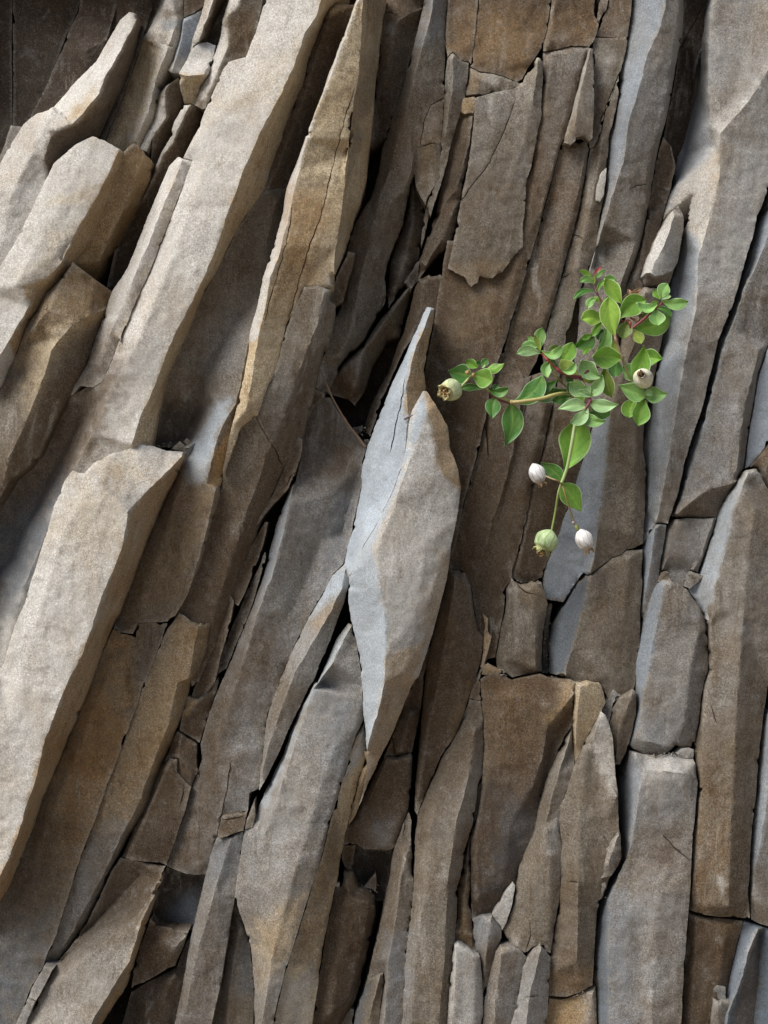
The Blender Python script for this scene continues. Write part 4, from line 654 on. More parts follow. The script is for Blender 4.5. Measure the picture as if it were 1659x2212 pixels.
A('rock_slab', 'narrow brown column beneath the square flap', 'W',
  '20 312,960,-4 335,932 500,912,-2 500,965,-2 470,1160 432,1355 382,1560 332,1750 272,1950 205,2190,-6 21 150,150,-10 90,260 11 1640,200 1610,60 20 0,2080,-6 40,1930 112,1705 190,1425 252,1195', 'R 20 480,980,6 400,1350,6 300,1750,4 200,2100,2', [('O', '20 320,960 370,1000 280,1300 240,1250', 16, .4), ('G', '20 330,1000 470,1000 400,1400 250,1600', 50, .5)])
A('rock_slab', 'flaky column with a jagged right edge beside the blue groove', 'K',
  '20 506,965,0 530,955 560,905,2 580,850 602,725 640,645 662,560 692,485,4 690,600 655,800,4 632,870 612,1080,2 598,1260 565,1400 548,1600,0 495,1750,-4 435,1890 400,2010 350,2212,-10 21 330,150 262,400,-16 225,330 200,150,-10 20 210,2200 275,1950 336,1750 386,1560 436,1355 474,1160', 'C 20 390,1520 430,1530 460,1555 | C 20 310,1800 350,1795 380,1770 | R 20 590,900,10 520,1300,10 420,1750,4', [('W', '20 500,950 580,900 560,1100 480,1150', 30, .5), ('P', '20 640,650 690,500 660,780 630,850', 10, .4)])
A('rock_chip', 'pale rough flake clinging beside the blue groove', 'P', '20 595,1098,14 612,1085 604,1190 596,1260,12 572,1310 545,1305 538,1285 550,1200,12 575,1130', T=20, jag=1.4)
A('rock_slab', 'grey slab with a smooth blue groove along its left side', 'G',
  '20 790,-90,0 1118,-90,0 1106,200,-6 1062,420,-10 1030,640 990,800,-14 960,900 925,1060 898,1265,-14 880,1345 832,1600 792,1720 742,1850 715,2000 700,2212 21 640,300,-6 560,480,-10 500,510,-14 440,480,-20 400,200,-20 20 430,2100,-16 440,1880,-14 495,1750,-10 548,1600,-14 568,1400,-16 600,1250 614,1080 634,870,-14 658,800 700,560,-12 700,470 712,400,-10 752,230 780,0',
  'R 20 1000,-80,60 990,60,58 955,200,56 882,350,54 832,550,52 752,800,48 722,1050,44 690,1150,42 642,1280,40 600,1450,34 545,1600,20 505,1760,8 | R 20 880,-60,22 850,150,20 760,480,16 700,700,14 660,950,10 625,1200,6 | R 20 1080,-60,50 1072,200,46 1030,420,42 1000,620,38 960,800,34 900,1000,30 870,1230,24 800,1560,20 700,1850,14 640,2212,10 | C 20 760,1225 820,1200 880,1190',
  [('U', '20 790,-90 990,-90 985,60 950,200 880,350 830,550 750,800 720,1050 640,1280 545,1600 500,1760 540,1500 600,1200 640,880 700,500 760,200', 4, .75), ('P', '20 1060,-90 1120,-90 1060,500 980,850 950,820 1030,420', 14, .55), ('C', '20 860,550 790,700 720,1000 690,1100 720,800 800,560', 8, .4), ('K', '20 540,1650 700,1300 880,1200 860,1500 700,2212 440,2212 500,1800', 60, .8), ('W', '20 740,1000 900,950 860,1250 700,1200', 50, .4)])
A('rock_slab', 'dark backing wall in the deep shade right of the tall grey slab', 'D', '20 1120,-90,-110 1300,-90,-110 1260,200 1210,500,-100 1150,800 1100,1050 1060,1150,-80 960,1000,-80 1030,640 1070,420', 'C 20 1240,30 1160,180 1080,330')  # dark colour paints the deep shade of the gap
A('rock_slab', 'shaded brown slab low in the recess above the jutting chunk', 'W', '20 980,890,-30 1035,950,-36 1062,1080,-30 1030,1220,-24 1000,1330 960,1480,-20 925,1560,-10 872,1700,-6 850,1790 850,1900 720,1910,-10 742,1850 792,1722 834,1600,-20 882,1345,-26 900,1262 928,1060,-36', 'C 20 1020,960 1040,1060 | C 20 945,1215 1000,1240 1020,1245 | R 20 880,1400,-8 800,1800,0', [('G', '20 880,1400 1000,1400 860,1800 760,1850', 50, .5)])
A('rock_slab', 'big pale slab bulging at the right edge of the photo', 'P',
  '20 1292,-90,-90 1600,-90,20 1800,-90,40 1850,-90,40 1850,1000,30 1740,1090,34 1655,1235,40 1625,1330 1590,1400 1558,1540,42 1508,1700 1472,1850 1440,1950 1400,2050 1332,2212 21 1322,60,36 1240,400,36 1180,600 1122,770,30 1072,1000,22 1010,1182,10 965,1180,6 932,1185,4 845,1322,-14 862,1100,-20 872,850,-26 852,700,-26 862,560,-28 900,350,-34 20 970,2212,-34 1000,1950,-34 1062,1740,-36 1085,1620 1110,1490 1140,1430 1000,1450,-30 970,1440 1000,1330 1050,1180,-70 1100,850,-120 1160,600 1220,300,-120',
  'R 20 1318,-80,14 1290,100,14 1272,280,14 1272,500,16 1282,800,18 1305,950,20 1200,1080,10 1080,1200,8 990,1400,0 | R 20 1700,380,74 1600,560,74 1480,720,72 1350,860,66 1345,1150,64 1275,1450,62 1215,1650,60 1190,2000,58 1150,2212,56 21 1140,10,56 1082,350,52 1040,600,48 1000,850,40 962,1050,30 935,1180,16 | R 20 1500,300,30 1450,600,34 1380,800,40 | R 20 1340,1000,40 1180,1250,30 1130,1500,16 | R 20 1230,100,-120 1180,600,-120 1110,1000,-90 | R 21 940,200,0 900,600,-4 880,1100,-6 | R 20 1000,950,-44 1030,1250,-30',
  [('U', '20 1220,-90 1330,-90 1280,200 1270,500 1285,800 1310,950 1200,1080 1080,1200 980,1400 900,1500 1060,1080 1150,600', 14, .75), ('U', '20 1130,1450 1220,1620 1190,2000 1150,2212 21 1140,10 1082,350 1040,600 1000,850 935,1180 845,1330 860,500 20 960,2212 1100,1500', 6, .85), ('G', '20 1310,-120 1880,-120 1880,250 1640,470 1480,700 1330,850 1280,500', 30, .97), ('K', '20 1480,100 1850,-90 1850,300 1600,430', 50, .6), ('W', '20 1350,40 1420,60 1440,140 1370,120', 10, .5), ('T', '20 1350,900 1400,950 1330,1300 1290,1420 1290,1250', 25, .45), ('K', '21 1150,0 1330,0 1180,600 1020,1180 950,1150 1080,400', 50, .75), ('K', '20 1230,1950 1450,1900 1330,2212 1160,2212', 50, .5)])
A('rock_block', 'pale rough chunk jutting out above the plant', 'P',
  '20 1020,1388,34 1045,1360 1080,1330,36 1112,1400,30 1110,1492,24 1090,1600 1072,1700,16 1050,1755,12 1035,1800 1012,1852,4 940,1860 862,1858,6 852,1800,18 852,1770,34 872,1700,34 900,1640 930,1560,30 970,1480',
  'R 20 1050,1400,50 980,1600,54 900,1765,56 850,1775,46 | R 20 900,1768,56 925,1788,54 970,1780,50 1050,1745,34', [('W', '20 850,1780 925,1795 1050,1755 1030,1860 860,1865', 3, .7)], rough=1.4, T=110)  # brown underside patch adds the down-facing side's shade to the colour
A('rock_slab', 'speckled brown column behind the plant ending at a slanting crack', 'K',
  '20 855,1862,10 940,1864,12 1010,1856,10 1000,1950,6 972,2212,2 21 948,100,4 900,330,4 862,500,8 850,690,10 870,850,8 862,1100 846,1310,4 780,1345 740,1352,4 700,1385 650,1402,2 570,1460 508,1512,0 490,1510 460,1500,-20 410,1570,-30 330,1690,-36 260,1680 205,1665,-40 195,1540,-38 232,1420,-36 300,1255,-34 400,955,-30 470,705,-26 540,485,-20 620,300,0 700,60,0 20 730,2100,2 780,1920,6',
  'R 20 860,1900,24 800,2212,24 21 740,150,26 645,430,28 622,600,28 602,900,26 562,1200,22 510,1500,16 | R 21 800,300,30 800,800,30 780,1250,24 | C 21 500,1500 460,1505 410,1570 350,1660',
  [('U', '21 640,440 620,600 600,900 560,1200 505,1520 400,1650 200,1680 190,1540 400,950 540,480', 5, .85), ('C', '21 440,700 540,600 520,900 400,1300 230,1500 300,1250', 50, .5)])
A('rock_slab', 'lower speckled column below the slanting crack', 'K',
  '21 512,1516,2 575,1466 652,1408,4 705,1390 745,1358 845,1350,6 842,1600,6 834,1750 832,1900 818,2050,4 800,2212 22 790,40,4 700,100,4 640,140 600,60,0 575,10 500,-4 420,0 21 390,2212 340,2176,0 290,2165 240,2152,-44 236,1960,-44 262,1850,-44 340,1705,-40 412,1580,-34 470,1515,-24',
  'R 21 510,1525,16 445,1800,18 395,1990,18 345,2165,16 | R 21 760,1400,18 720,1800,20 650,2180,16',
  [('C', '21 505,1520 440,1800 390,1990 340,2170 230,2160 240,1900 400,1580', 4, .85), ('W', '21 600,1480 820,1400 800,1900 620,1900', 70, .45)])
A('rock_slab', 'dark brown slab seen under the hanging flowers', 'W',
  '21 320,150,-16 560,300,-16 530,500,-16 470,705,-22 402,950,-28 302,1250,-34 232,1420 195,1530,-34 160,1548 130,1562 60,1572,-26 0,1530,-20 0,1480 60,1300,-14 130,960 200,700 262,400', 'R 21 250,500,-10 180,850,-10 100,1200,-12 40,1480,-14 | C 21 270,380 235,600 200,740', [('D', '21 300,900 440,750 240,1450 100,1550', 40, .5), ('G', '21 240,300 330,300 240,700 190,700', 30, .3)])
A('rock_slab', 'broad brown slab left of the hanging flowers reaching the lower middle', 'W',
  '11 1492,340,-10 1580,80 1640,60 21 80,240,-6 200,200 262,395,-6 200,700,-6 130,960 60,1300,-8 0,1480,-8 0,1520 11 1640,1560 1615,1600,-8 1612,1720 1582,1860,-8 1550,2050 1500,2060 1480,2100 1470,2030,-8 1475,1925 1445,1865 1412,1740,-10 1396,1580,-10 1352,1498 1310,1482 1252,1476,-14 1262,1330,-12 1320,1180,-10 1372,960 1432,750,-10 1490,500',
  'R 21 60,330,10 40,500,12 5,720,12 11 1605,940,12 1535,1150,10 1482,1380,8 | R 21 75,340,2 55,510,2 20,730,2 11 1620,950,2 1550,1160,0 1495,1390,0 | R 21 220,400,6 140,750,4 60,1100,0 | C 21 165,90 100,330 70,560 | C 11 1480,500 1500,640 1510,760',
  [('G', '21 60,300 200,300 160,700 60,900 20,700', 50, .45), ('T', '11 1605,940 1615,950 1495,1390 1480,1390', 2, .3), ('D', '11 1350,1500 1480,1400 1500,1700 1420,1700', 50, .35)])
A('rock_block', 'small squarish brown block under the hanging flowers', 'K',
  '11 1622,1604,-6 1658,1530,-2 21 20,1560,0 60,1576 140,1562,2 190,1560,0 215,1640 235,1700,-10 212,1830,-10 205,1860 195,1950,-14 190,2140 100,2160 0,2180,0 11 1600,2140 1562,2122,-6 1556,2060 1590,1860 1618,1720', 'C 21 20,1560 90,1630 160,1640 | R 21 130,1600,12 150,1850,8 150,2120,6 | R 11 1640,1620,8 1610,2050,6', [('T', '21 0,1560 200,1560 220,1700 60,1650', 25, .4)])
A('rock_chip', 'dark leaf litter filled wedge in the black hole under the small block', 'D', '21 205,1860,-60 240,1700,-60 262,1700 240,1850 232,2150 195,2150', T=40)  # dark filler rock, the hole's shade put into its colour
A('rock_shard', 'curled rim of rock at the right shoulder of the rounded brown slab', 'T', '11 1470,1770,14 1500,1800,16 1502,1880 1528,1912,12 1505,2010 1480,2090,4 1500,2100 1470,2130 1450,2110,4 1468,2010 1476,1925,8 1486,1850', T=40)
A('rock_chip', 'flat ochre chip lying above the wide brown slab', 'T', '11 1475,2110,10 1500,2085 1540,2110 1585,2132,6 1585,2150 1520,2165 1460,2160', T=30)
A('rock_slab', 'brown bedrock slab behind the stems of the plant', 'W', '20 330,1700,-34 560,1500,-34 800,1500,-34 800,2212,-40 21 640,500,-50 420,900,-50 250,900 200,300,-36 20 250,2100,-34')
# ---- far right
A('rock_slab', 'grey slab with an overhanging brown lower face at the right', 'G',
  '20 1850,1060,20 1745,1130,20 1672,1262,18 1645,1350,14 1612,1440 1578,1560,10 1490,1870,4 1420,2060 1345,2212,0 21 1340,60,0 1255,430,-4 1190,620 1140,770,-6 1090,1000 1030,1132,-10 1065,1146 1140,1144 1240,1146,0 1328,1138,4 1390,1010,10 1468,884,14 1502,826 1528,625,14 1558,432 1598,202,14 1662,20,14 20 1720,2000,18 1850,1800,20',
  'R 20 1720,1330,46 1640,1590,44 1500,1890,40 1420,2140,38 21 1370,50,38 1262,460,34 1205,700,32 1110,1000,26 1055,1115,16 | R 21 1462,900,44 1400,930,46 1280,955,46 1185,1022,42 1070,1115,24 | R 21 1600,60,44 1500,450,46 1450,850,44',
  [('U', '20 1800,1100 1700,1350 1640,1590 1500,1890 1420,2140 21 1370,50 1262,460 1205,700 1100,1000 1000,1140 1150,700 1340,0 20 1600,1400', 5, .85), ('W', '21 1470,890 1280,950 1180,1020 1050,1130 1330,1150', 4, .65)])
A('rock_slab', 'smooth pale blue sliver at the right edge', 'V', '20 1850,1820,24 21 1672,20,24 1606,205,18 1564,432,12 1534,628,8 1508,826,2 1540,812,6 1595,742,10 1658,662,16 1850,560,24')
A('rock_block', 'brown mottled block at the right edge above the tallest right slab', 'W', '21 1850,575,34 1690,650,32 1600,752,26 1542,818,14 1582,828 1612,870,20 1642,930,24 1850,1180,24', 'R 21 1690,700,44 1640,850,40', [('P', '21 1560,800 1600,830 1700,1000 1680,1020 1620,900', 6, .4), ('K', '21 1600,750 1850,600 1850,900 1700,850', 60, .6)])
A('rock_block', 'speckled squarish block below the overhanging face', 'G', '21 1062,1150,4 1140,1150 1240,1152,10 1322,1146,8 1292,1262,4 1242,1400 1205,1500,0 1180,1490 1150,1490 1120,1540,0 1110,1595 1060,1580 1025,1552,-6 1000,1490 985,1486 950,1535,-10 962,1400 992,1250,-6 1022,1190', 'R 21 1300,1160,18 1230,1400,14 1180,1480,10 | R 21 1070,1170,14 1010,1400,10 980,1480,4', [('W', '21 950,1350 1030,1350 1000,1480 960,1530', 25, .6)])
A('rock_shard', 'narrow blue grey shard left of the speckled squarish block', 'U', '21 935,1190,16 965,1188 1000,1192,10 988,1290,8 968,1400 945,1560,6 920,1640 882,1750,2 856,1800,0 826,1740,-14 838,1600,-16 846,1500 846,1352,-14 884,1262,0', 'R 21 930,1200,24 905,1400,20 870,1600,12 848,1750,4', [('K', '21 935,1190 1010,1190 950,1560 860,1790 850,1740 905,1400', 4, .7)])
A('rock_chip', 'small grey chip in the nook beside the speckled squarish block', 'G', '21 1160,1492,16 1208,1508,16 1240,1522 1202,1562,12 1150,1604 1116,1588,8 1128,1520', T=40)
A('rock_chip', 'dark little cap on top of the smooth domed block', 'W', '21 945,1560,16 965,1500,12 1000,1488,10 1022,1530 1030,1552,16', T=40)
A('rock_slab', 'tallest slab at the right with a bright blue left face', 'K',
  '21 1520,836,50 1582,826,54 1612,870 1642,932,50 1700,1010 1850,1180,50 1850,2300,50 22 1700,60,50 1655,20,46 1632,200,44 1612,350 1592,600,40 1568,850,40 1552,1000 1540,1200,36 1532,1400 1544,1535,34 1500,1530 1350,1518 1250,1510 1148,1478,24 1162,1200,24 1172,1000 1192,800,26 1210,655,26 1196,560 1190,510 1182,400,22 1212,260 1238,50,30 21 1244,2230,26 1276,2130,20 1272,1990 1268,1850,14 1252,1800,10 1222,1730 1190,1680,0 1140,1612,0 1220,1525,6 1252,1420,12 1312,1250,20 1342,1135,24 1402,1002,30 1482,882,38',
  'R 21 1530,850,74 1490,960,76 1440,1090,78 1402,1280,76 1352,1480,72 1312,1600,70 1302,1780,66 1280,1850,56 1300,2050,54 22 1240,100,50 1225,600,48 1190,1100,44 1170,1400,40 | R 21 1570,1100,84 1500,1700,84 22 1450,300,76 1420,900,70 1400,1450,62 | R 22 1300,200,60 1290,900,56 1260,1450,48 | C 22 1290,140 1310,220 1330,280',
  [('V', '21 1530,836 1490,960 1440,1090 1402,1280 1352,1480 1312,1600 1260,1850 1100,1640 1250,1400 1350,1080', 4, .85), ('P', '21 1520,840 1590,826 1650,930 1620,940 1570,870 1540,900 1440,1100 1400,1200 1480,900', 5, .7), ('T', '21 1480,1100 1658,1130 1850,1200 1658,1260 1480,1150', 25, .4), ('O', '22 1160,600 1250,700 1250,1500 1150,1480', 50, .3), ('W', '22 1300,900 1560,900 1540,1500 1200,1500', 100, .45), ('G', '21 1450,1100 1850,1200 1850,2300 1350,2300 1330,1700', 90, .6), ('O', '22 1320,900 1400,900 1380,1300 1330,1300', 20, .2), ('P', '22 1330,1255 1375,1270 1390,1310 1360,1330 1368,1400 1352,1405 1345,1330 1320,1300', 4, .8), ('P', '21 1300,1700 1500,1400 1600,1500 1400,1900', 90, .3)])
A('rock_shard', 'small split flake on the left face of the tallest right slab', 'P', '21 1272,1578,44 1300,1585 1335,1600,60 1312,1700,58 1302,1782,54 1285,1812,44 1262,1800,32 1252,1700,30', 'C 21 1285,1600 1300,1700 1295,1790', T=40)
A('rock_slab', 'dark brown slab below the crack at lower right', 'W',
  '22 1144,1492,16 1250,1522,20 1350,1532 1498,1548,14 1472,1650,6 1432,1800,2 1402,1950 1382,2050,0 1320,2320,0 1092,2320,10 1104,2100,10 1118,1850 1132,1600', 'R 22 1200,1540,28 1180,1900,28 1160,2300,28 | R 22 1400,1580,26 1330,2000,22 1280,2300,18', [('D', '22 1130,1700 1250,1700 1200,2300 1090,2300', 40, .4), ('O', '22 1380,1550 1490,1550 1400,1800', 30, .25)])
A('rock_slab', 'narrow slab with a pale blue face cut by the right edge', 'G',
  '22 1850,150,44 1668,190,40 1640,260,34 1622,400,26 1615,500 1602,620,24 1578,850,20 1562,1000 1550,1200,18 1545,1400 1552,1535,20 1600,1560 1670,1582,26 1850,1600', 'R 22 1690,250,54 1658,700,50 1620,1000,46 1562,1270,34 1555,1380,30', [('V', '22 1650,150 1700,150 1658,700 1620,1000 1560,1280 1540,1380 1550,1000 1620,400', 5, .75), ('P', '22 1560,1350 1640,1400 1658,1480 1570,1440', 12, .6), ('W', '22 1550,1440 1850,1480 1850,1600 1550,1540', 16, .6)])
A('rock_slab', 'dark slab with a blue ridge in the bottom right corner', 'C',
  '22 1502,1550,14 1545,1556 1670,1596,20 1850,1640,20 1850,2320 1290,2320,0 1310,2200 1384,2056,0 1405,1950,0 1436,1800,2 1476,1650,6',
  'R 22 1600,1600,44 1530,1750,46 1480,1950,44 1405,2140,40 1380,2300,38 | R 22 1612,1620,10 1590,1990,6 1560,2300,4 | R 22 1700,1640,40 1690,2300,40', [('W', '22 1610,1610 1535,1760 1485,1960 1400,2300 1560,2300 1600,1990', 5, .6), ('U', '22 1500,1560 1600,1590 1400,2120 1370,2100', 5, .6), ('P', '22 1560,1620 1600,1600 1550,1730 1530,1750', 6, .4)])
A('rock_chip', 'small chip standing at the foot of the dark slab at lower right', 'G', '22 1305,1990,24 1330,1962,24 1382,1978,22 1384,2050,18 1340,2052 1308,2030', T=50)
A('rock_chip', 'squared chip at the bottom edge near the right corner', 'G', '22 1305,2052,34 1340,2062 1424,2064,28 1405,2320,20 1285,2320,30', 'R 22 1350,2070,38 1330,2300,36', [('W', '22 1350,2060 1430,2060 1400,2320 1330,2320', 12, .5)], T=60)

# ---- the cliff behind and around, with the ground below
def cliff_face():
    xs = np.concatenate([np.arange(-2900, -90, 26.), np.arange(-90, 1750, 22.), np.arange(1750, 4600, 26.)])
    ys = np.concatenate([np.arange(-2200, -90, 26.), np.arange(-90, 2300, 22.), np.arange(2300, 4330, 26.)])
    gx, gy = np.meshgrid(xs, ys); x = gx.ravel(); y = gy.ravel()
    th = np.radians(22 - 12 * np.clip(x / 1659, -.6, 1.4))
    u = (x - 830) * np.cos(th) + (y - 1106) * np.sin(th); v = -(x - 830) * np.sin(th) + (y - 1106) * np.cos(th)
    u2 = u + 20 * vn(v / 210, u * 0, 5) + 8 * vn(v / 60, u / 90, 6)
    cell = np.floor(u2 / 62); fr = u2 / 62 - cell
    cut = np.floor(v / 240 + 3 * h2(cell.astype(int), cell.astype(int) * 0 + 3, 9))
    lvl = h2(cell.astype(int), cut.astype(int), 21); tilt = h2(cell.astype(int), cell.astype(int) * 0 + 1, 33)
    z = lvl * 42 + (fr - .5) * tilt * 44 - 26 * np.exp(-np.minimum(fr, 1 - fr) * 14) + fbm(x / 26, y / 40, 77, 3) * 4
    dx = np.maximum(np.maximum(-20 - x, x - 1680), 0); dy = np.maximum(np.maximum(-20 - y, y - 2232), 0)
    k = np.clip(np.hypot(dx, dy) / 40, 0, 1)
    z = np.where(k > 0, (-210) * (1 - k) + (z - 10) * k, -210 + fbm(x / 60, y / 60, 7, 3) * 8)
    nx_, ny_ = len(xs), len(ys)
    verts = [P(a, b, c) if True else None for a, b, c in zip(x, y, z)]
    faces = []
    for j in range(ny_ - 1):
        for i in range(nx_ - 1):
            a = j * nx_ + i; faces.append((a, a + nx_, a + nx_ + 1, a + 1))
    tone = (lvl + 1) / 2
    c = np.array(PAL['K'])[None] * (.7 + .8 * tone[:, None]); br = np.clip(h2(cell.astype(int), cut.astype(int), 55), 0, 1)[:, None]
    c = c * (1 - br * .6) + np.array(PAL['W']) * br * .6
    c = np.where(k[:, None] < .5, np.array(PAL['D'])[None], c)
    o = mesh_obj('cliff', verts, faces, ROCK, c, sharp=40)
    tag(o, kind='structure')
cliff_face()
gm, gnt, gb = new_mat('gravelly_ground')
tcn = gnt.nodes.new('ShaderNodeNewGeometry')
gc = mixc(gnt, 'MIX', noise(gnt, tcn.outputs['Position'], 3, 8, .6), (.16, .12, .085), (.30, .24, .17))
gnt.links.new(gc, gb.inputs['Base Color']); gb.inputs['Roughness'].default_value = .95
gv = []; gf = []
nn = 60
for j in range(nn + 1):
    for i in range(nn + 1):
        t = (i / nn * 2 - 1); s_ = (j / nn)
        gx_ = math.copysign(abs(t) ** 2.2, t) * 120; gy_ = 0.6 - (s_ ** 2.2) * 160
        gv.append((gx_, gy_, 0.03 * float(fbm(np.array([gx_ * 1.3]), np.array([gy_ * 1.3]), 3, 3)[0])))
for j in range(nn):
    for i in range(nn):
        a = j * (nn + 1) + i; gf.append((a, a + nn + 1, a + nn + 2, a + 1))
g = mesh_obj('ground', gv, gf, gm); tag(g, kind='structure')
# ------------------------------------------------------------------ the plant
def leaf_material():
    m, nt, b = new_mat('fleshy_leaf')
    att = nt.nodes.new('ShaderNodeAttribute'); att.attribute_name = 'Col'
    geo = nt.nodes.new('ShaderNodeNewGeometry')
    c = mixc(nt, 'MULTIPLY', mrange(nt, noise(nt, geo.outputs['Position'], 260, 4, .6), .4, .65, 0, .55), att.outputs['Color'], (.70, .78, .66))
    c = mixc(nt, 'MIX', mrange(nt, noise(nt, geo.outputs['Position'], 90, 3, .6), .55, .75, 0, .3), c, (.30, .38, .10))
    c = mixc(nt, 'MIX', mrange(nt, noise(nt, geo.outputs['Position'], 190, 4, .65), .665, .70, 0, .75), c, (.16, .10, .035))
    nt.links.new(c, b.inputs['Base Color']); b.inputs['Roughness'].default_value = .5
    b.inputs['Specular IOR Level'].default_value = .35
    b.inputs['Subsurface Weight'].default_value = .12; b.inputs['Subsurface Radius'].default_value = (.002, .004, .001); b.inputs['Subsurface Scale'].default_value = .6
    bm = nt.nodes.new('ShaderNodeBump'); bm.inputs['Strength'].default_value = .35; bm.inputs['Distance'].default_value = .0004
    nt.links.new(noise(nt, geo.outputs['Position'], 420, 3, .6), bm.inputs['Height']); nt.links.new(bm.outputs[0], b.inputs['Normal'])
    return m
def soft_material(name, rough=.6):
    m, nt, b = new_mat(name)
    att = nt.nodes.new('ShaderNodeAttribute'); att.attribute_name = 'Col'
    geo = nt.nodes.new('ShaderNodeNewGeometry')
    c = mixc(nt, 'MULTIPLY', mrange(nt, noise(nt, geo.outputs['Position'], 400, 4, .6), .4, .65, 0, .5), att.outputs['Color'], (.7, .66, .6))
    nt.links.new(c, b.inputs['Base Color']); b.inputs['Roughness'].default_value = rough
    return m
LEAF = leaf_material(); STEM = soft_material('stem_skin', .5); PAPER = soft_material('papery_calyx', .7)

def W3(tile, u, v, d): x, y = tc(tile, u, v); return Vector(P(x, y, d))
def bez(p0, p1, p2, t): return p0 * (1 - t) ** 2 + p1 * 2 * t * (1 - t) + p2 * t * t

GRN = {'m': (.19, .38, .050), 'l': (.30, .50, .070), 'g': (.25, .46, .13), 'd': (.075, .20, .035), 'o': (.17, .24, .04),
       'k': (.040, .11, .025), 'r': (.36, .03, .06), 'y': (.34, .43, .08), 's': (.30, .48, .20)}
plant = bpy.data.objects.new('sea_campion', None); COL.objects.link(plant)
plant.location = W3('a', 1010, 640, 20)
bpy.context.view_layer.update()
tag(plant, 'green leafy trailing plant with round white seed pods growing from a crack', 'plant')
_lr = random.Random(5)
def under(o, parent):
    o.parent = parent; o.matrix_parent_inverse = parent.matrix_world.inverted()
    return o
def leaf(tile, bu, bv, tu, tv, w, bow=0, g='m', d0=110, d1=None, roll=0, widest=.6, lift=0, curl=0, cup=None, fold=.0):
    """fleshy leaf: base and tip on a photo sheet, width w and sideways bow in sheet units, d0/d1 distance of base and tip"""
    if d1 is None: d1 = d0 + 14
    if cup is None: cup = _lr.choice([.03, .07, .10, .13, -.06, -.03])
    tipcurl = _lr.uniform(-.10, .22); curl = curl or tipcurl; fold = fold or _lr.choice([0, .12, .22, .3])
    k = {'a': 3.6867, 'b': 3.6867, 'c': 6.144}[tile] * 1.1302
    B = W3(tile, bu, bv, d0); T = W3(tile, tu, tv, d1)
    T = T + (T - B) * .07
    ax = (T - B); L = ax.length
    view = Vector((0, -1, 0)); side = ax.cross(view).normalized()   # to the right of travel as seen by the camera
    mid = (B + T) / 2 + side * (bow / k * S * 2) + view * (lift * S)
    nL, nW = 20, 16
    wd = w / k * S / 2 * 1.14
    verts = []; cols = []
    base = np.array(GRN[g]); pale = base * .55 + np.array((.46, .52, .34)) * .55; ybase = base * .6 + np.array((.30, .34, .07)) * .4
    ph = _lr.uniform(0, 6); rr = R(roll)
    def prof(t):
        if widest > .5: a, b_ = 1.45, 1.0
        else: a, b_ = .95, 1.45
        pk = (a / (a + b_)); f = (t ** a) * ((1 - t) ** b_); return f / ((pk ** a) * ((1 - pk) ** b_))
    for layer in (0, 1):
        for i in range(nL + 1):
            t = i / nL; c = bez(B, mid, T, t)
            tan = (bez(B, mid, T, min(1, t + .02)) - bez(B, mid, T, max(0, t - .02))).normalized()
            sd = tan.cross(view); sd.normalize(); up = sd.cross(tan).normalized()
            if up.dot(view) < 0: up = -up
            tw = rr + .25 * math.sin(t * 3 + ph)
            s2 = sd * math.cos(tw) + up * math.sin(tw); u2 = up * math.cos(tw) - sd * math.sin(tw)
            hw = wd * (.07 + .93 * prof(t)) * (1 if t < .995 else .25)
            if t > .94: hw *= (1 - t) / .06 * .85 + .12
            for j in range(nW + 1):
                q = j / nW * 2 - 1
                wav = .06 * math.sin(q * 2 + t * 7 + ph) * L * abs(q) ** 2
                cupz = (abs(q) ** 1.6) * cup * wd * 2 + (fold * abs(q)) * wd
                p = c + s2 * (q * hw) + u2 * (cupz + wav * .6 - curl * (t ** 2.2) * L * .5)
                if layer: p = p - u2 * (.00030 * (1 - abs(q) ** 6))
                verts.append(p)
                e = abs(q); col = base * (1 + .10 * math.sin(q * 3 + ph))
                vein = math.exp(-(q / .10) ** 2) * (1 - t * .5); col = col * (1 - vein * .7) + ybase * 1.5 * vein * .7
                col = col * (1 - .16 * max(0, math.sin((t * 1.0 + abs(q) * .45) * 30)) * (1 - vein))
                bs = max(0, 1 - t / .28); col = col * (1 - bs * .6) + ybase * bs * .6
                if e > .95 or t > .985: col = pale * .85
                elif e > .8: col = col * .88
                if layer: col = col * .85 + np.array((.10, .14, .07)) * .35
                cols.append(col)
    n1 = (nL + 1) * (nW + 1); faces = []
    for i in range(nL):
        for j in range(nW):
            a = i * (nW + 1) + j; faces.append((a, a + 1, a + nW + 2, a + nW + 1))
            faces.append((n1 + a, n1 + a + nW + 1, n1 + a + nW + 2, n1 + a + 1))
    for i in range(nL):
        a = i * (nW + 1); faces.append((a, a + nW + 1, n1 + a + nW + 1, n1 + a))
        a += nW; faces.append((a, n1 + a, n1 + a + nW + 1, a + nW + 1))
    for j in range(nW):
        faces.append((j, n1 + j, n1 + j + 1, j + 1)); a = nL * (nW + 1) + j; faces.append((a, a + 1, n1 + a + 1, n1 + a))
    o = mesh_obj('leaf', [tuple(v) for v in verts], faces, LEAF, np.clip(np.array(cols), .005, .9))
    return under(o, plant)

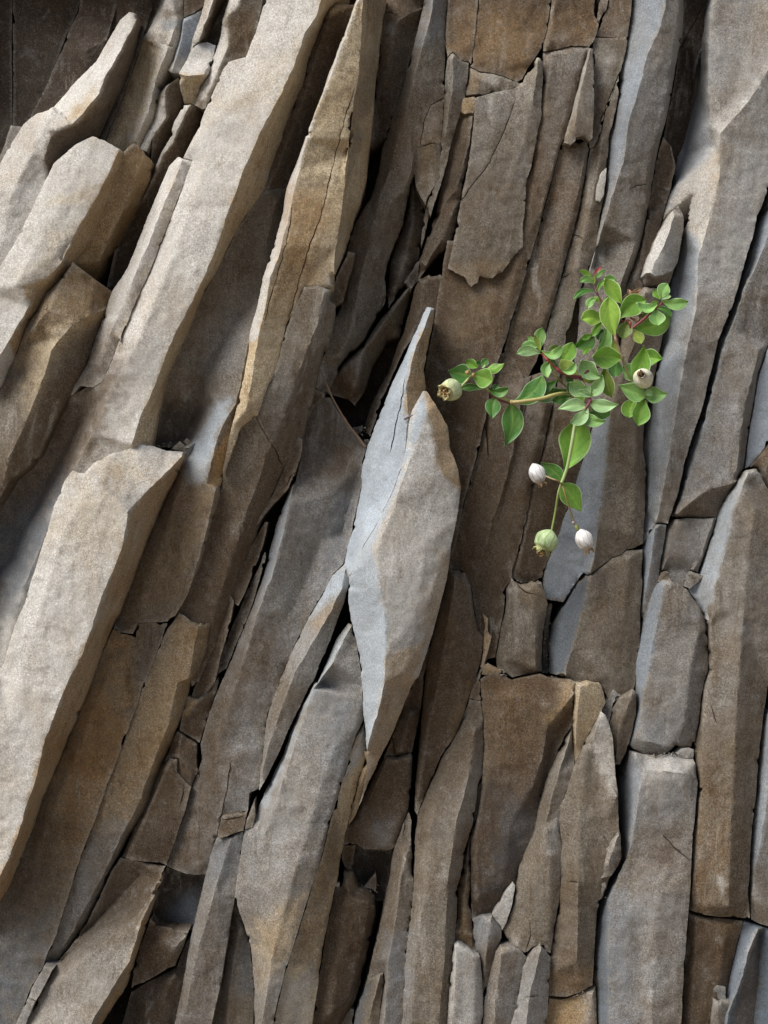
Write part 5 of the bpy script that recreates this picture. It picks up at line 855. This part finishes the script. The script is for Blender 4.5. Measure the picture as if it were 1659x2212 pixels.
def tube(name, pts, rad, col0, col1, mat=None, parent=None, knobs=()):
    """pts: world points; a tapering tube through them"""
    P_ = []
    n = len(pts)
    for i in range(n - 1):
        p0 = pts[max(0, i - 1)]; p1 = pts[i]; p2 = pts[i + 1]; p3 = pts[min(n - 1, i + 2)]
        for j in range(7):
            t = j / 7
            P_.append(.5 * ((2 * p1) + (p2 - p0) * t + (2 * p0 - 5 * p1 + 4 * p2 - p3) * t * t + (3 * p1 - p0 - 3 * p2 + p3) * t ** 3))
    P_.append(pts[-1]); m = len(P_); K = 9
    verts = []; cols = []; faces = []
    ref = Vector((0, -1, 0.01))
    for i, p in enumerate(P_):
        t = i / (m - 1); tan = (P_[min(m - 1, i + 1)] - P_[max(0, i - 1)]).normalized()
        a = tan.cross(ref).normalized(); b = tan.cross(a).normalized()
        r = rad[0] + (rad[1] - rad[0]) * t
        for kk in knobs: r *= 1 + .55 * math.exp(-((t - kk) / .03) ** 2)
        for k in range(K):
            an = 2 * math.pi * k / K; verts.append(tuple(p + (a * math.cos(an) + b * math.sin(an)) * r))
            cols.append(np.array(col0) * (1 - t) + np.array(col1) * t)
    for i in range(m - 1):
        for k in range(K):
            a = i * K + k; b = i * K + (k + 1) % K; faces.append((a, a + K, b + K, b))
    faces.append(tuple(range(K))); faces.append(tuple(reversed(range((m - 1) * K, m * K))))
    o = mesh_obj(name, verts, faces, mat or STEM, np.array(cols))
    return under(o, parent) if parent else o
def stem(tile, pts, r0, r1, c0, c1, knobs=()):
    k = {'a': 3.6867, 'b': 3.6867, 'c': 6.144}[tile] * 1.1302
    q = [W3(tile, p[0], p[1], p[2] + (8 if i and p[2] > 90 else 0)) for i, p in enumerate(pts)]
    return tube('stem', q, (r0 * 1.15 / k * S, r1 * 1.15 / k * S), c0, c1, parent=plant, knobs=knobs)
PUR = (.22, .06, .085); RED = (.30, .045, .03); GST = (.46, .46, .15); PST = (.42, .54, .20); OLV = (.17, .17, .05)
# stems
stem('a', [(1008, 640, 30), (985, 660, 80), (930, 700, 118), (958, 800, 124), (992, 895, 124), (1012, 960, 118), (1050, 1060, 112), (1110, 1130, 108), (1190, 1215, 112)], 10, 9, (.20, .07, .06), (.24, .26, .10), (.3, .5))
stem('a', [(1360, 395, 128), (1300, 450, 124), (1240, 505, 120), (1150, 578, 112), (1075, 632, 106), (1060, 580, 104), (1040, 560, 80), (1000, 600, 30)], 6, 10, (.26, .05, .04), (.24, .05, .06), (.35, .7))
stem('a', [(738, 235, 100), (757, 300, 102), (790, 365, 104), (825, 425, 104), (880, 520, 96), (960, 550, 80), (1010, 580, 40)], 6, 9, (.10, .035, .04), (.2, .06, .05), (.2, .45, .8))
stem('a', [(268, 855, 104), (300, 895, 106), (340, 935, 108), (390, 985, 106), (445, 1028, 106), (520, 1058, 104), (600, 1070, 104), (690, 1012, 96), (780, 975, 84), (860, 968, 70), (950, 900, 60)], 9, 12, RED, (.13, .04, .06), (.15, .35, .55))
stem('a', [(606, 1070, 104), (640, 1120, 100), (680, 1200, 108), (700, 1285, 116), (655, 1365, 116), (610, 1420, 114), (570, 1452, 114)], 12, 10, PUR, (.30, .10, .12), (.5, .8))
stem('c', [(1018, 15, 114), (965, 350, 110), (900, 700, 102), (850, 860, 98), (805, 975, 96)], 23, 19, (.38, .46, .20), PST)
stem('c', [(800, 980, 96), (755, 1130, 94), (712, 1400, 84), (655, 1700, 78)], 15, 13, (.30, .38, .12), (.26, .36, .09))
stem('c', [(805, 985, 97), (850, 1120, 100), (905, 1300, 96), (985, 1540, 88), (1020, 1600, 86), (1075, 1668, 84)], 10, 12, (.24, .12, .04), (.36, .36, .14))
stem('c', [(795, 975, 98), (730, 940, 102), (655, 912, 100), (550, 868, 94)], 11, 9, (.28, .13, .06), (.45, .40, .20))
stem('b', [(1300, 450, 60), (1230, 445, 96), (1150, 458, 112), (1050, 488, 116), (930, 508, 116), (830, 520, 114), (765, 522, 106)], 14, 14, GST, (.40, .30, .12), (.98,))
stem('b', [(765, 522, 104), (700, 490, 102), (640, 460, 100), (565, 415, 98), (490, 362, 98), (430, 300, 100)], 11, 9, GST, (.30, .36, .12), (.33, .6))
stem('b', [(760, 528, 100), (690, 515, 96), (620, 485, 94), (570, 430, 94), (525, 375, 92)], 10, 7, PUR, (.22, .10, .04), (.5,))
stem('b', [(410, 280, 102), (370, 325, 104), (312, 388, 104)], 9, 8, GST, (.36, .42, .18))
stem('a', [(445, 1110, 90), (400, 1060, 96), (340, 1015, 98)], 8, 6, OLV, GST)
stem('a', [(560, 1225, 80), (500, 1170, 84), (430, 1105, 88), (390, 1090, 90)], 7, 7, OLV, (.2, .16, .06))
# leaves -------------------------------------------------------------- base, tip, width, bow ...
Lf = leaf
Lf('a', 640, 1300, 590, 1180, 100, 0, 'm', 92, 90); Lf('a', 700, 1310, 880, 1400, 130, 10, 'd', 86, 84); Lf('a', 660, 1400, 800, 1440, 60, -10, 'd', 90, 88)
Lf('a', 830, 975, 893, 1235, 118, 14, 'o', 78, 80); Lf('a', 945, 905, 925, 1062, 118, 0, 'd', 84, 86); Lf('a', 725, 700, 562, 790, 130, -25, 'd', 78, 80, widest=.4)
Lf('a', 720, 690, 628, 735, 48, 6, 'm', 92); Lf('a', 720, 790, 648, 858, 46, 8, 'm', 90); Lf('a', 900, 705, 790, 800, 110, -10, 'k', 84, 80)
Lf('a', 850, 640, 780, 735, 80, 10, 'k', 80, 78); Lf('a', 870, 700, 850, 620, 60, 0, 'd', 86, 84)
Lf('a', 830, 560, 632, 560, 128, 22, 'l', 96, 108, widest=.6); Lf('a', 838, 592, 745, 878, 96, -52, 'g', 100, 112, roll=18)
Lf('a', 820, 565, 720, 700, 60, 0, 'm', 90, 90)
Lf('a', 1095, 635, 1402, 530, 165, 34, 'm', 92, 100); Lf('a', 1170, 560, 1255, 470, 62, -6, 'o', 94, 98)
Lf('a', 1290, 450, 1428, 528, 62, -24, 'd', 102, 108, roll=20)
Lf('a', 955, 535, 1192, 385, 168, -22, 'm', 108, 122, roll=-10); Lf('a', 1062, 560, 1010, 722, 112, 14, 'o', 108, 116)
Lf('a', 1092, 648, 1160, 762, 92, -4, 'y', 110, 118); Lf('a', 1290, 462, 1318, 600, 130, 4, 'g', 128, 138, widest=.6)
Lf('a', 992, 408, 845, 198, 122, -8, 'l', 104, 118); Lf('a', 800, 250, 928, 195, 70, -22, 'g', 98, 104); Lf('a', 765, 312, 838, 208, 36, -16, 'm', 104, 112)
Lf('a', 765, 305, 562, 372, 48, 42, 'd', 102, 112, roll=-15); Lf('a', 825, 422, 742, 358, 42, 10, 'l', 108, 116); Lf('a', 770, 365, 690, 450, 62, 26, 'g', 112, 122)
Lf('a', 822, 420, 860, 345, 34, 6, 'm', 98, 100)
Lf('a', 742, 238, 620, 218, 60, 36, 'g', 108, 120); Lf('a', 728, 168, 612, 114, 40, 4, 'l', 104, 112); Lf('a', 740, 192, 836, 110, 40, -6, 'g', 104, 110)
Lf('a', 738, 240, 735, 160, 26, 0, 'y', 108, 112); Lf('a', 735, 160, 800, 84, 26, -10, 'r', 110, 122)
Lf('a', 925, 708, 880, 372, 160, -16, 'l', 122, 142, widest=.6); Lf('a', 930, 722, 925, 880, 74, 6, 'y', 108, 104)
Lf('a', 1000, 900, 730, 885, 172, 2, 'm', 126, 140)
Lf('a', 1315, 400, 1136, 398, 90, -60, 'g', 126, 136, roll=-18); Lf('a', 1320, 385, 1268, 470, 60, 20, 'l', 120, 118); Lf('a', 1325, 375, 1275, 292, 66, 8, 'm', 122, 124)
Lf('a', 1345, 385, 1570, 388, 92, 26, 'g', 130, 140); Lf('a', 1348, 370, 1398, 238, 100, -14, 'g', 128, 138); Lf('a', 1340, 372, 1428, 345, 34, -6, 's', 134, 142)
Lf('a', 1090, 1082, 1178, 800, 150, 28, 'm', 116, 134, widest=.4); Lf('a', 1160, 905, 1348, 912, 138, -6, 'm', 106, 116, widest=.4)
Lf('a', 1125, 1140, 1000, 992, 138, 26, 'g', 112, 122); Lf('a', 1238, 1180, 1200, 990, 112, -40, 'g', 108, 116); Lf('a', 1112, 1260, 1060, 1428, 138, 18, 'm', 104, 108)
Lf('a', 1205, 1245, 968, 1150, 142, -6, 'g', 126, 140, widest=.4); Lf('a', 1190, 1268, 1138, 1498, 146, 8, 'm', 122, 132, widest=.6); Lf('a', 1198, 1240, 1388, 1220, 130, 6, 'g', 124, 136, widest=.4)
Lf('a', 1195, 1235, 1262, 1190, 60, 0, 's', 134, 142)
Lf('a', 270, 850, 405, 985, 60, 0, 'd', 92, 88)
Lf('a', 258, 835, 272, 636, 92, -18, 'g', 108, 118); Lf('a', 246, 840, 148, 716, 60, 8, 'g', 106, 110); Lf('a', 250, 850, 200, 700, 46, 6, 'y', 112, 120)
Lf('a', 250, 815, 88, 828, 76, 34, 'g', 106, 112); Lf('a', 262, 862, 58, 856, 82, 24, 's', 112, 122)
Lf('a', 265, 838, 434, 785, 76, 62, 'g', 114, 126, roll=15); Lf('a', 345, 915, 400, 790, 78, -12, 'o', 106, 108); Lf('a', 420, 985, 542, 770, 122, 10, 'm', 98, 104)
Lf('a', 350, 928, 322, 1078, 84, 36, 'g', 112, 122); Lf('a', 432, 1000, 560, 938, 62, 56, 'g', 112, 124); Lf('a', 605, 1060, 455, 918, 112, -12, 'y', 108, 114)
Lf('a', 385, 1010, 345, 960, 60, 0, 'd', 94, 92); Lf('a', 405, 1095, 195, 1202, 84, -20, 'd', 100, 108); Lf('a', 500, 1190, 195, 1238, 120, -10, 'k', 78, 80)
Lf('a', 540, 1238, 368, 1272, 74, -14, 'd', 96, 102); Lf('a', 575, 1225, 500, 1130, 90, 8, 'd', 86, 88); Lf('a', 620, 1080, 740, 1098, 56, 6, 'y', 98, 98)
Lf('a', 560, 1130, 490, 1070, 60, 0, 'k', 82, 82)
Lf('a', 800, 1060, 628, 926, 140, -34, 's', 102, 110, roll=10); Lf('a', 690, 990, 620, 1040, 50, -16, 'd', 90, 92)
Lf('a', 690, 1205, 530, 1120, 128, -16, 's', 116, 124, widest=.6); Lf('a', 715, 1240, 806, 1064, 104, 14, 's', 118, 132, widest=.4); Lf('a', 725, 1250, 588, 1215, 58, 12, 's', 126, 132)
Lf('a', 700, 1225, 660, 1150, 60, 0, 's', 128, 134); Lf('a', 722, 1215, 762, 1185, 34, 4, 's', 132, 138)
Lf('a', 705, 1288, 948, 1316, 104, 30, 's', 122, 134, widest=.4); Lf('a', 668, 1335, 428, 1358, 100, 22, 's', 120, 128, widest=.4)
Lf('a', 680, 1328, 530, 1470, 96, -40, 's', 124, 132, roll=-15); Lf('a', 650, 1395, 838, 1456, 92, 44, 'g', 122, 130, widest=.4); Lf('a', 640, 1380, 565, 1440, 60, -6, 'o', 110, 110)
Lf('b', 762, 522, 1028, 292, 160, 64, 'd', 108, 116, widest=.6); Lf('b', 755, 535, 705, 895, 172, -46, 'd', 106, 104, widest=.4)
Lf('b', 622, 488, 596, 665, 122, 8, 'd', 106, 112, widest=.4); Lf('b', 568, 392, 736, 388, 76, 48, 'd', 108, 118); Lf('b', 618, 452, 650, 372, 62, -8, 'd', 100, 98)
Lf('b', 520, 405, 320, 398, 60, 12, 'd', 92, 90); Lf('b', 470, 215, 365, 150, 78, -4, 'm', 98, 104); Lf('b', 510, 210, 552, 138, 60, -6, 'd', 100, 106); Lf('b', 490, 190, 462, 150, 40, 0, 'd', 100, 104)
Lf('b', 545, 222, 696, 176, 76, 18, 'm', 106, 114, widest=.4); Lf('b', 410, 282, 212, 238, 158, -8, 'd', 106, 112, widest=.4); Lf('b', 418, 268, 590, 325, 156, 4, 'm', 112, 120, widest=.6)
Lf('b', 500, 215, 530, 180, 30, 0, 's', 110, 116)
Lf('c', 1018, 20, 850, 742, 420, -70, 'm', 96, 92, widest=.5, cup=.10); Lf('c', 820, 950, 515, 690, 190, 26, 'd', 92, 98, widest=.4); Lf('c', 800, 992, 1078, 1390, 290, -20, 'm', 84, 80, widest=.4)
print('leaves', sum(1 for o in plant.children if o.name.startswith('leaf')))

# seed pods: inflated papery calyces with veins, a ragged mouth and dry stamens
def pod(tile, su, sv, ds, mu, mv, dm, w, body, vein, tipc, label, curl_n=7, mouth=.42):
    k = {'a': 3.6867, 'b': 3.6867, 'c': 6.144}[tile] * 1.1302
    A0 = W3(tile, su, sv, ds); B0 = W3(tile, mu, mv, dm); ax = B0 - A0; L = ax.length; z = ax / L
    x = z.cross(Vector((.2, -1, .1))).normalized(); y = z.cross(x).normalized(); wr = w / k * S / 2 * 1.08; B0 = B0 + (B0 - A0) * .06
    ax = B0 - A0; L = ax.length
    nL, nK = 30, 100; verts = []; cols = []; faces = []; rg = random.Random(int(su))
    for i in range(nL + 1):
        t = i / nL
        r = wr * (math.sin(min(1, t / .46) * math.pi / 2) ** .72 if t < .46 else (math.cos((t - .46) / .54 * math.pi / 2) ** .8) * (1 - mouth) + mouth)
        if t > .78: r = r * (1 - .30 * math.sin((t - .78) / .22 * math.pi * .75)) if t < .93 else wr * mouth * (.80 + (t - .93) / .07 * .55)
        for j in range(nK):
            a = 2 * math.pi * j / nK
            v = abs(math.sin(a * 5 + .5 * math.sin(t * 9 + math.sin(a * 3)))); isv = math.exp(-(v / .20) ** 2)
            net = math.exp(-(math.sin(a * 10 + t * 26) / .22) ** 2) * .5 if .3 < t < .9 else 0
            rr = r * (1 + .012 * isv + .018 * math.sin(a * 5 + 1) + .025 * math.sin(a * 3 + t * 7))
            tt = t
            if i >= nL - 1: tt = t + (.09 * math.sin(a * 5) + rg.uniform(-.03, .05)) * (1 if i == nL else .4)
            verts.append(A0 + z * (L * tt) + (x * math.cos(a) + y * math.sin(a)) * rr)
            c = np.array(body) * (1 - max(isv, net) * .95) + np.array(vein) * max(isv, net) * .95
            q = max(0, (t - .70) / .30) ** 1.4; c = c * (1 - q * .9) + np.array(tipc) * q * .9; c = c * (1 - .25 * (math.sin(a * 2 + t * 5) > .6))
            cols.append(c)
    for i in range(nL):
        for j in range(nK):
            a = i * nK + j; b = i * nK + (j + 1) % nK; faces.append((a, b, b + nK, a + nK))
    n = len(verts)   # dark inside
    for j in range(nK):
        a = 2 * math.pi * j / nK; verts.append(A0 + z * (L * .80) + (x * math.cos(a) + y * math.sin(a)) * wr * mouth * .7); cols.append(np.array(tipc) * .35)
    for j in range(nK): faces.append((nL * nK + j, nL * nK + (j + 1) % nK, n + (j + 1) % nK, n + j))
    verts.append(A0 + z * L * .78); cols.append(np.array(tipc) * .2)
    for j in range(nK): faces.append((n + j, n + (j + 1) % nK, n + nK))
    o = mesh_obj('seed_pod', [tuple(v) for v in verts], faces, PAPER, np.array(cols)); o['label'] = label
    under(o, plant)
    bpy.context.view_layer.update()
    for i in range(curl_n):
        a = rg.uniform(0, 6.28); r = wr * mouth * rg.uniform(.1, .8)
        p0 = A0 + z * L * .86 + (x * math.cos(a) + y * math.sin(a)) * r
        l1 = wr * rg.uniform(.25, .6)
        d = (z * rg.uniform(.5, 1) + x * rg.uniform(-.6, .6) + y * rg.uniform(-.6, .6)).normalized()
        p1 = p0 + d * l1; p2 = p1 + (z * .5 + x * rg.uniform(-1, 1)) * l1 * .6; p3 = p2 + (x * rg.uniform(-1, 1) + y * .5 - z * .4) * l1 * .35
        tube('stamen', [p0, p1, p2, p3], (wr * .055, wr * .025), (.50, .36, .16), (.34, .17, .06), PAPER, parent=o)
WHT = (.80, .77, .74)
pod('c', 372, 682, 92, 505, 985, 96, 225, WHT, (.28, .24, .26), (.42, .26, .13), 'white papery pod on the left of the hanging stem', 8, .40)
pod('c', 655, 1680, 78, 510, 1990, 84, 318, (.50, .62, .32), (.12, .24, .06), (.48, .46, .18), 'green veined pod at the end of the hanging stem', 12, .58)
pod('c', 1070, 1665, 84, 1215, 1985, 88, 240, WHT, (.36, .33, .26), (.48, .30, .13), 'white papery pod on the right of the hanging stem', 7, .36)
pod('b', 296, 388, 102, 170, 432, 132, 178, (.56, .62, .36), (.30, .36, .14), (.46, .38, .16), 'round green pod at the far left tip of the plant', 9, .55)
pod('a', 1198, 1120, 112, 1166, 1050, 168, 158, (.80, .79, .62), (.62, .60, .34), (.45, .36, .25), 'cream pod facing out of the right leaf rosette', 4, .30)
def blob(tile, u, v, d, rx, rz, col, name='bud', rot=0):
    k = {'a': 3.6867, 'b': 3.6867, 'c': 6.144}[tile] * 1.1302
    c = W3(tile, u, v, d); verts = []; cols = []; faces = []; nL, nK = 10, 12; rg = random.Random(int(u))
    for i in range(nL + 1):
        t = i / nL; r = math.sin(t * math.pi) ** .8 * (1 - .35 * t)
        for j in range(nK):
            a = 2 * math.pi * j / nK; s_ = 1 + .12 * math.sin(a * 3 + t * 4)
            lx = r * math.cos(a) * rx / k * S * s_; lz = (t - .5) * 2 * rz / k * S; ly = r * math.sin(a) * rx / k * S * s_
            ca, sa = math.cos(R(rot)), math.sin(R(rot)); verts.append((c.x + lx * ca - lz * sa, c.y + ly, c.z + lx * sa + lz * ca)); cols.append(np.array(col) * (1 - .3 * t))
    for i in range(nL):
        for j in range(nK):
            a = i * nK + j; b = i * nK + (j + 1) % nK; faces.append((a, b, b + nK, a + nK))
    return under(mesh_obj(name, verts, faces, PAPER, np.array(cols)), plant)
blob('c', 1030, 1640, 88, 36, 62, (.30, .34, .09), rot=28); blob('c', 982, 1570, 90, 26, 24, (.50, .38, .40))
blob('b', 372, 256, 116, 26, 24, (.42, .27, .12), rot=70); blob('b', 425, 278, 120, 20, 22, (.42, .27, .12))
def dry(tile, pts, w, d, col=(.42, .27, .15)):
    k = 3.6867 * 1.1302; rg = random.Random(int(pts[0][0])); verts = []; cols = []; faces = []
    q = [W3(tile, u, v, d + rg.uniform(-6, 6)) for u, v in pts]; n = len(q)
    for i, p in enumerate(q):
        tan = (q[min(n - 1, i + 1)] - q[max(0, i - 1)]).normalized(); sd = tan.cross(Vector((.3, -1, .2))).normalized(); u2 = sd.cross(tan)
        ww = w / k * S / 2 * (math.sin((i + .5) / n * math.pi) + .2)
        for j in range(5):
            s_ = j / 4 * 2 - 1; verts.append(p + sd * s_ * ww + u2 * (s_ * s_ * ww * .9)); cols.append(np.array(col) * rg.uniform(.6, 1.25))
        for j in range(5):
            s_ = j / 4 * 2 - 1; verts.append(p + sd * s_ * ww + u2 * (s_ * s_ * ww * .9 - .00035)); cols.append(np.array(col) * .7)
    for i in range(n - 1):
        for j in range(4):
            a = i * 10 + j; faces.append((a, a + 1, a + 11, a + 10)); faces.append((a + 5, a + 15, a + 16, a + 6))
        a = i * 10; faces.append((a, a + 10, a + 15, a + 5)); faces.append((a + 4, a + 9, a + 19, a + 14))
    return under(mesh_obj('dry_leaf', [tuple(v) for v in verts], faces, PAPER, np.array(cols)), plant)
dry('a', [(1160, 272), (1120, 295), (1080, 325), (1040, 345), (1000, 365), (985, 385)], 34, 100)
dry('a', [(1050, 285), (1045, 310), (1075, 330), (1120, 325), (1145, 300)], 40, 106, (.46, .26, .13))
dry('a', [(1140, 330), (1090, 345), (1040, 360), (1000, 395)], 26, 98, (.50, .36, .22))
dry('a', [(1090, 520), (1120, 510), (1150, 525), (1155, 560), (1130, 575)], 34, 108, (.26, .18, .09))
dry('a', [(1060, 540), (1100, 560), (1120, 590)], 26, 104, (.30, .16, .10))

# loose dry twig in the crevice, and a scrap of twig in the notch of the central shard
def twig(name, label, tile, pts, r0, r1, col, cat='twig'):
    q = []
    for u, v, d in pts: x, y = tc(tile, u, v); q.append(Vector(P(x, y, d)))
    o = tube(name, q, (r0 * S, r1 * S), col, tuple(c * .8 for c in col), knobs=(.3, .62)); tag(o, label, cat)
    return o
twig('dry_twig', 'long thin dry twig leaning in the dark crevice left of the central shard', '11', [(408, 165, -10), (440, 235, -12), (485, 345, -16), (535, 440, -22), (590, 530, -28), (660, 620, -34), (712, 690, -30)], 1.3, 3.4, (.26, .17, .11))
twig('twig_scrap', 'dark scrap of twig caught in the notch of the central shard', '11', [(962, 505, 118), (990, 492, 122), (1018, 478, 124), (1046, 458, 122)], 2.6, 1.2, (.12, .085, .085))

def grit():
    rg = random.Random(9); verts = []; faces = []; cols = []
    spots = [('01', 1000, 1230, 655, 705, -14, 60), ('21', 205, 250, 1690, 2160, -46, 90), ('12', 640, 790, 1300, 1360, -70, 40), ('11', 600, 720, 560, 690, -66, 40),
             ('22', 60, 120, 1725, 1770, 6, 14), ('11', 1490, 1640, 2130, 2175, 6, 40), ('22', 900, 1160, 455, 478, 34, 30), ('21', 985, 1130, 1490, 1560, 12, 20),
             ('22', 560, 610, 1290, 1410, 24, 24), ('10', 1385, 1420, 700, 745, 4, 8), ('02', 1230, 1300, 560, 620, -30, 14), ('22', 260, 520, 2005, 2045, 4, 26), ('21', 0, 190, 1550, 1590, 2, 24), ('21', 240, 330, 2150, 2190, -30, 20)]
    for tl, u0, u1, v0, v1, d, n in spots:
        for _ in range(n):
            x, y = tc(tl, rg.uniform(u0, u1), rg.uniform(v0, v1)); c = Vector(P(x, y, d + rg.uniform(-6, 6))); r = rg.uniform(.5, 2.2) ** 1.2 * S
            k0 = len(verts); col = np.array(PAL[rg.choice('WWKTDG')]) * rg.uniform(.7, 1.2)
            for q in ((1, 0, 0), (-1, 0, 0), (0, 1, 0), (0, -1, 0), (0, 0, 1), (0, 0, -1)):
                verts.append(tuple(c + Vector(q) * r * rg.uniform(.5, 1.3) + Vector((rg.uniform(-.3, .3) * r, 0, rg.uniform(-.3, .3) * r)))); cols.append(col)
            for a, b, e in ((0, 2, 4), (2, 1, 4), (1, 3, 4), (3, 0, 4), (2, 0, 5), (1, 2, 5), (3, 1, 5), (0, 3, 5)): faces.append((k0 + a, k0 + b, k0 + e))
    o = mesh_obj('crevice_grit', verts, faces, ROCK, np.array(cols), sharp=20)
    tag(o, 'fine brown grit and crumbs of stone lodged on ledges and in cracks', 'grit', kind='stuff')
grit()
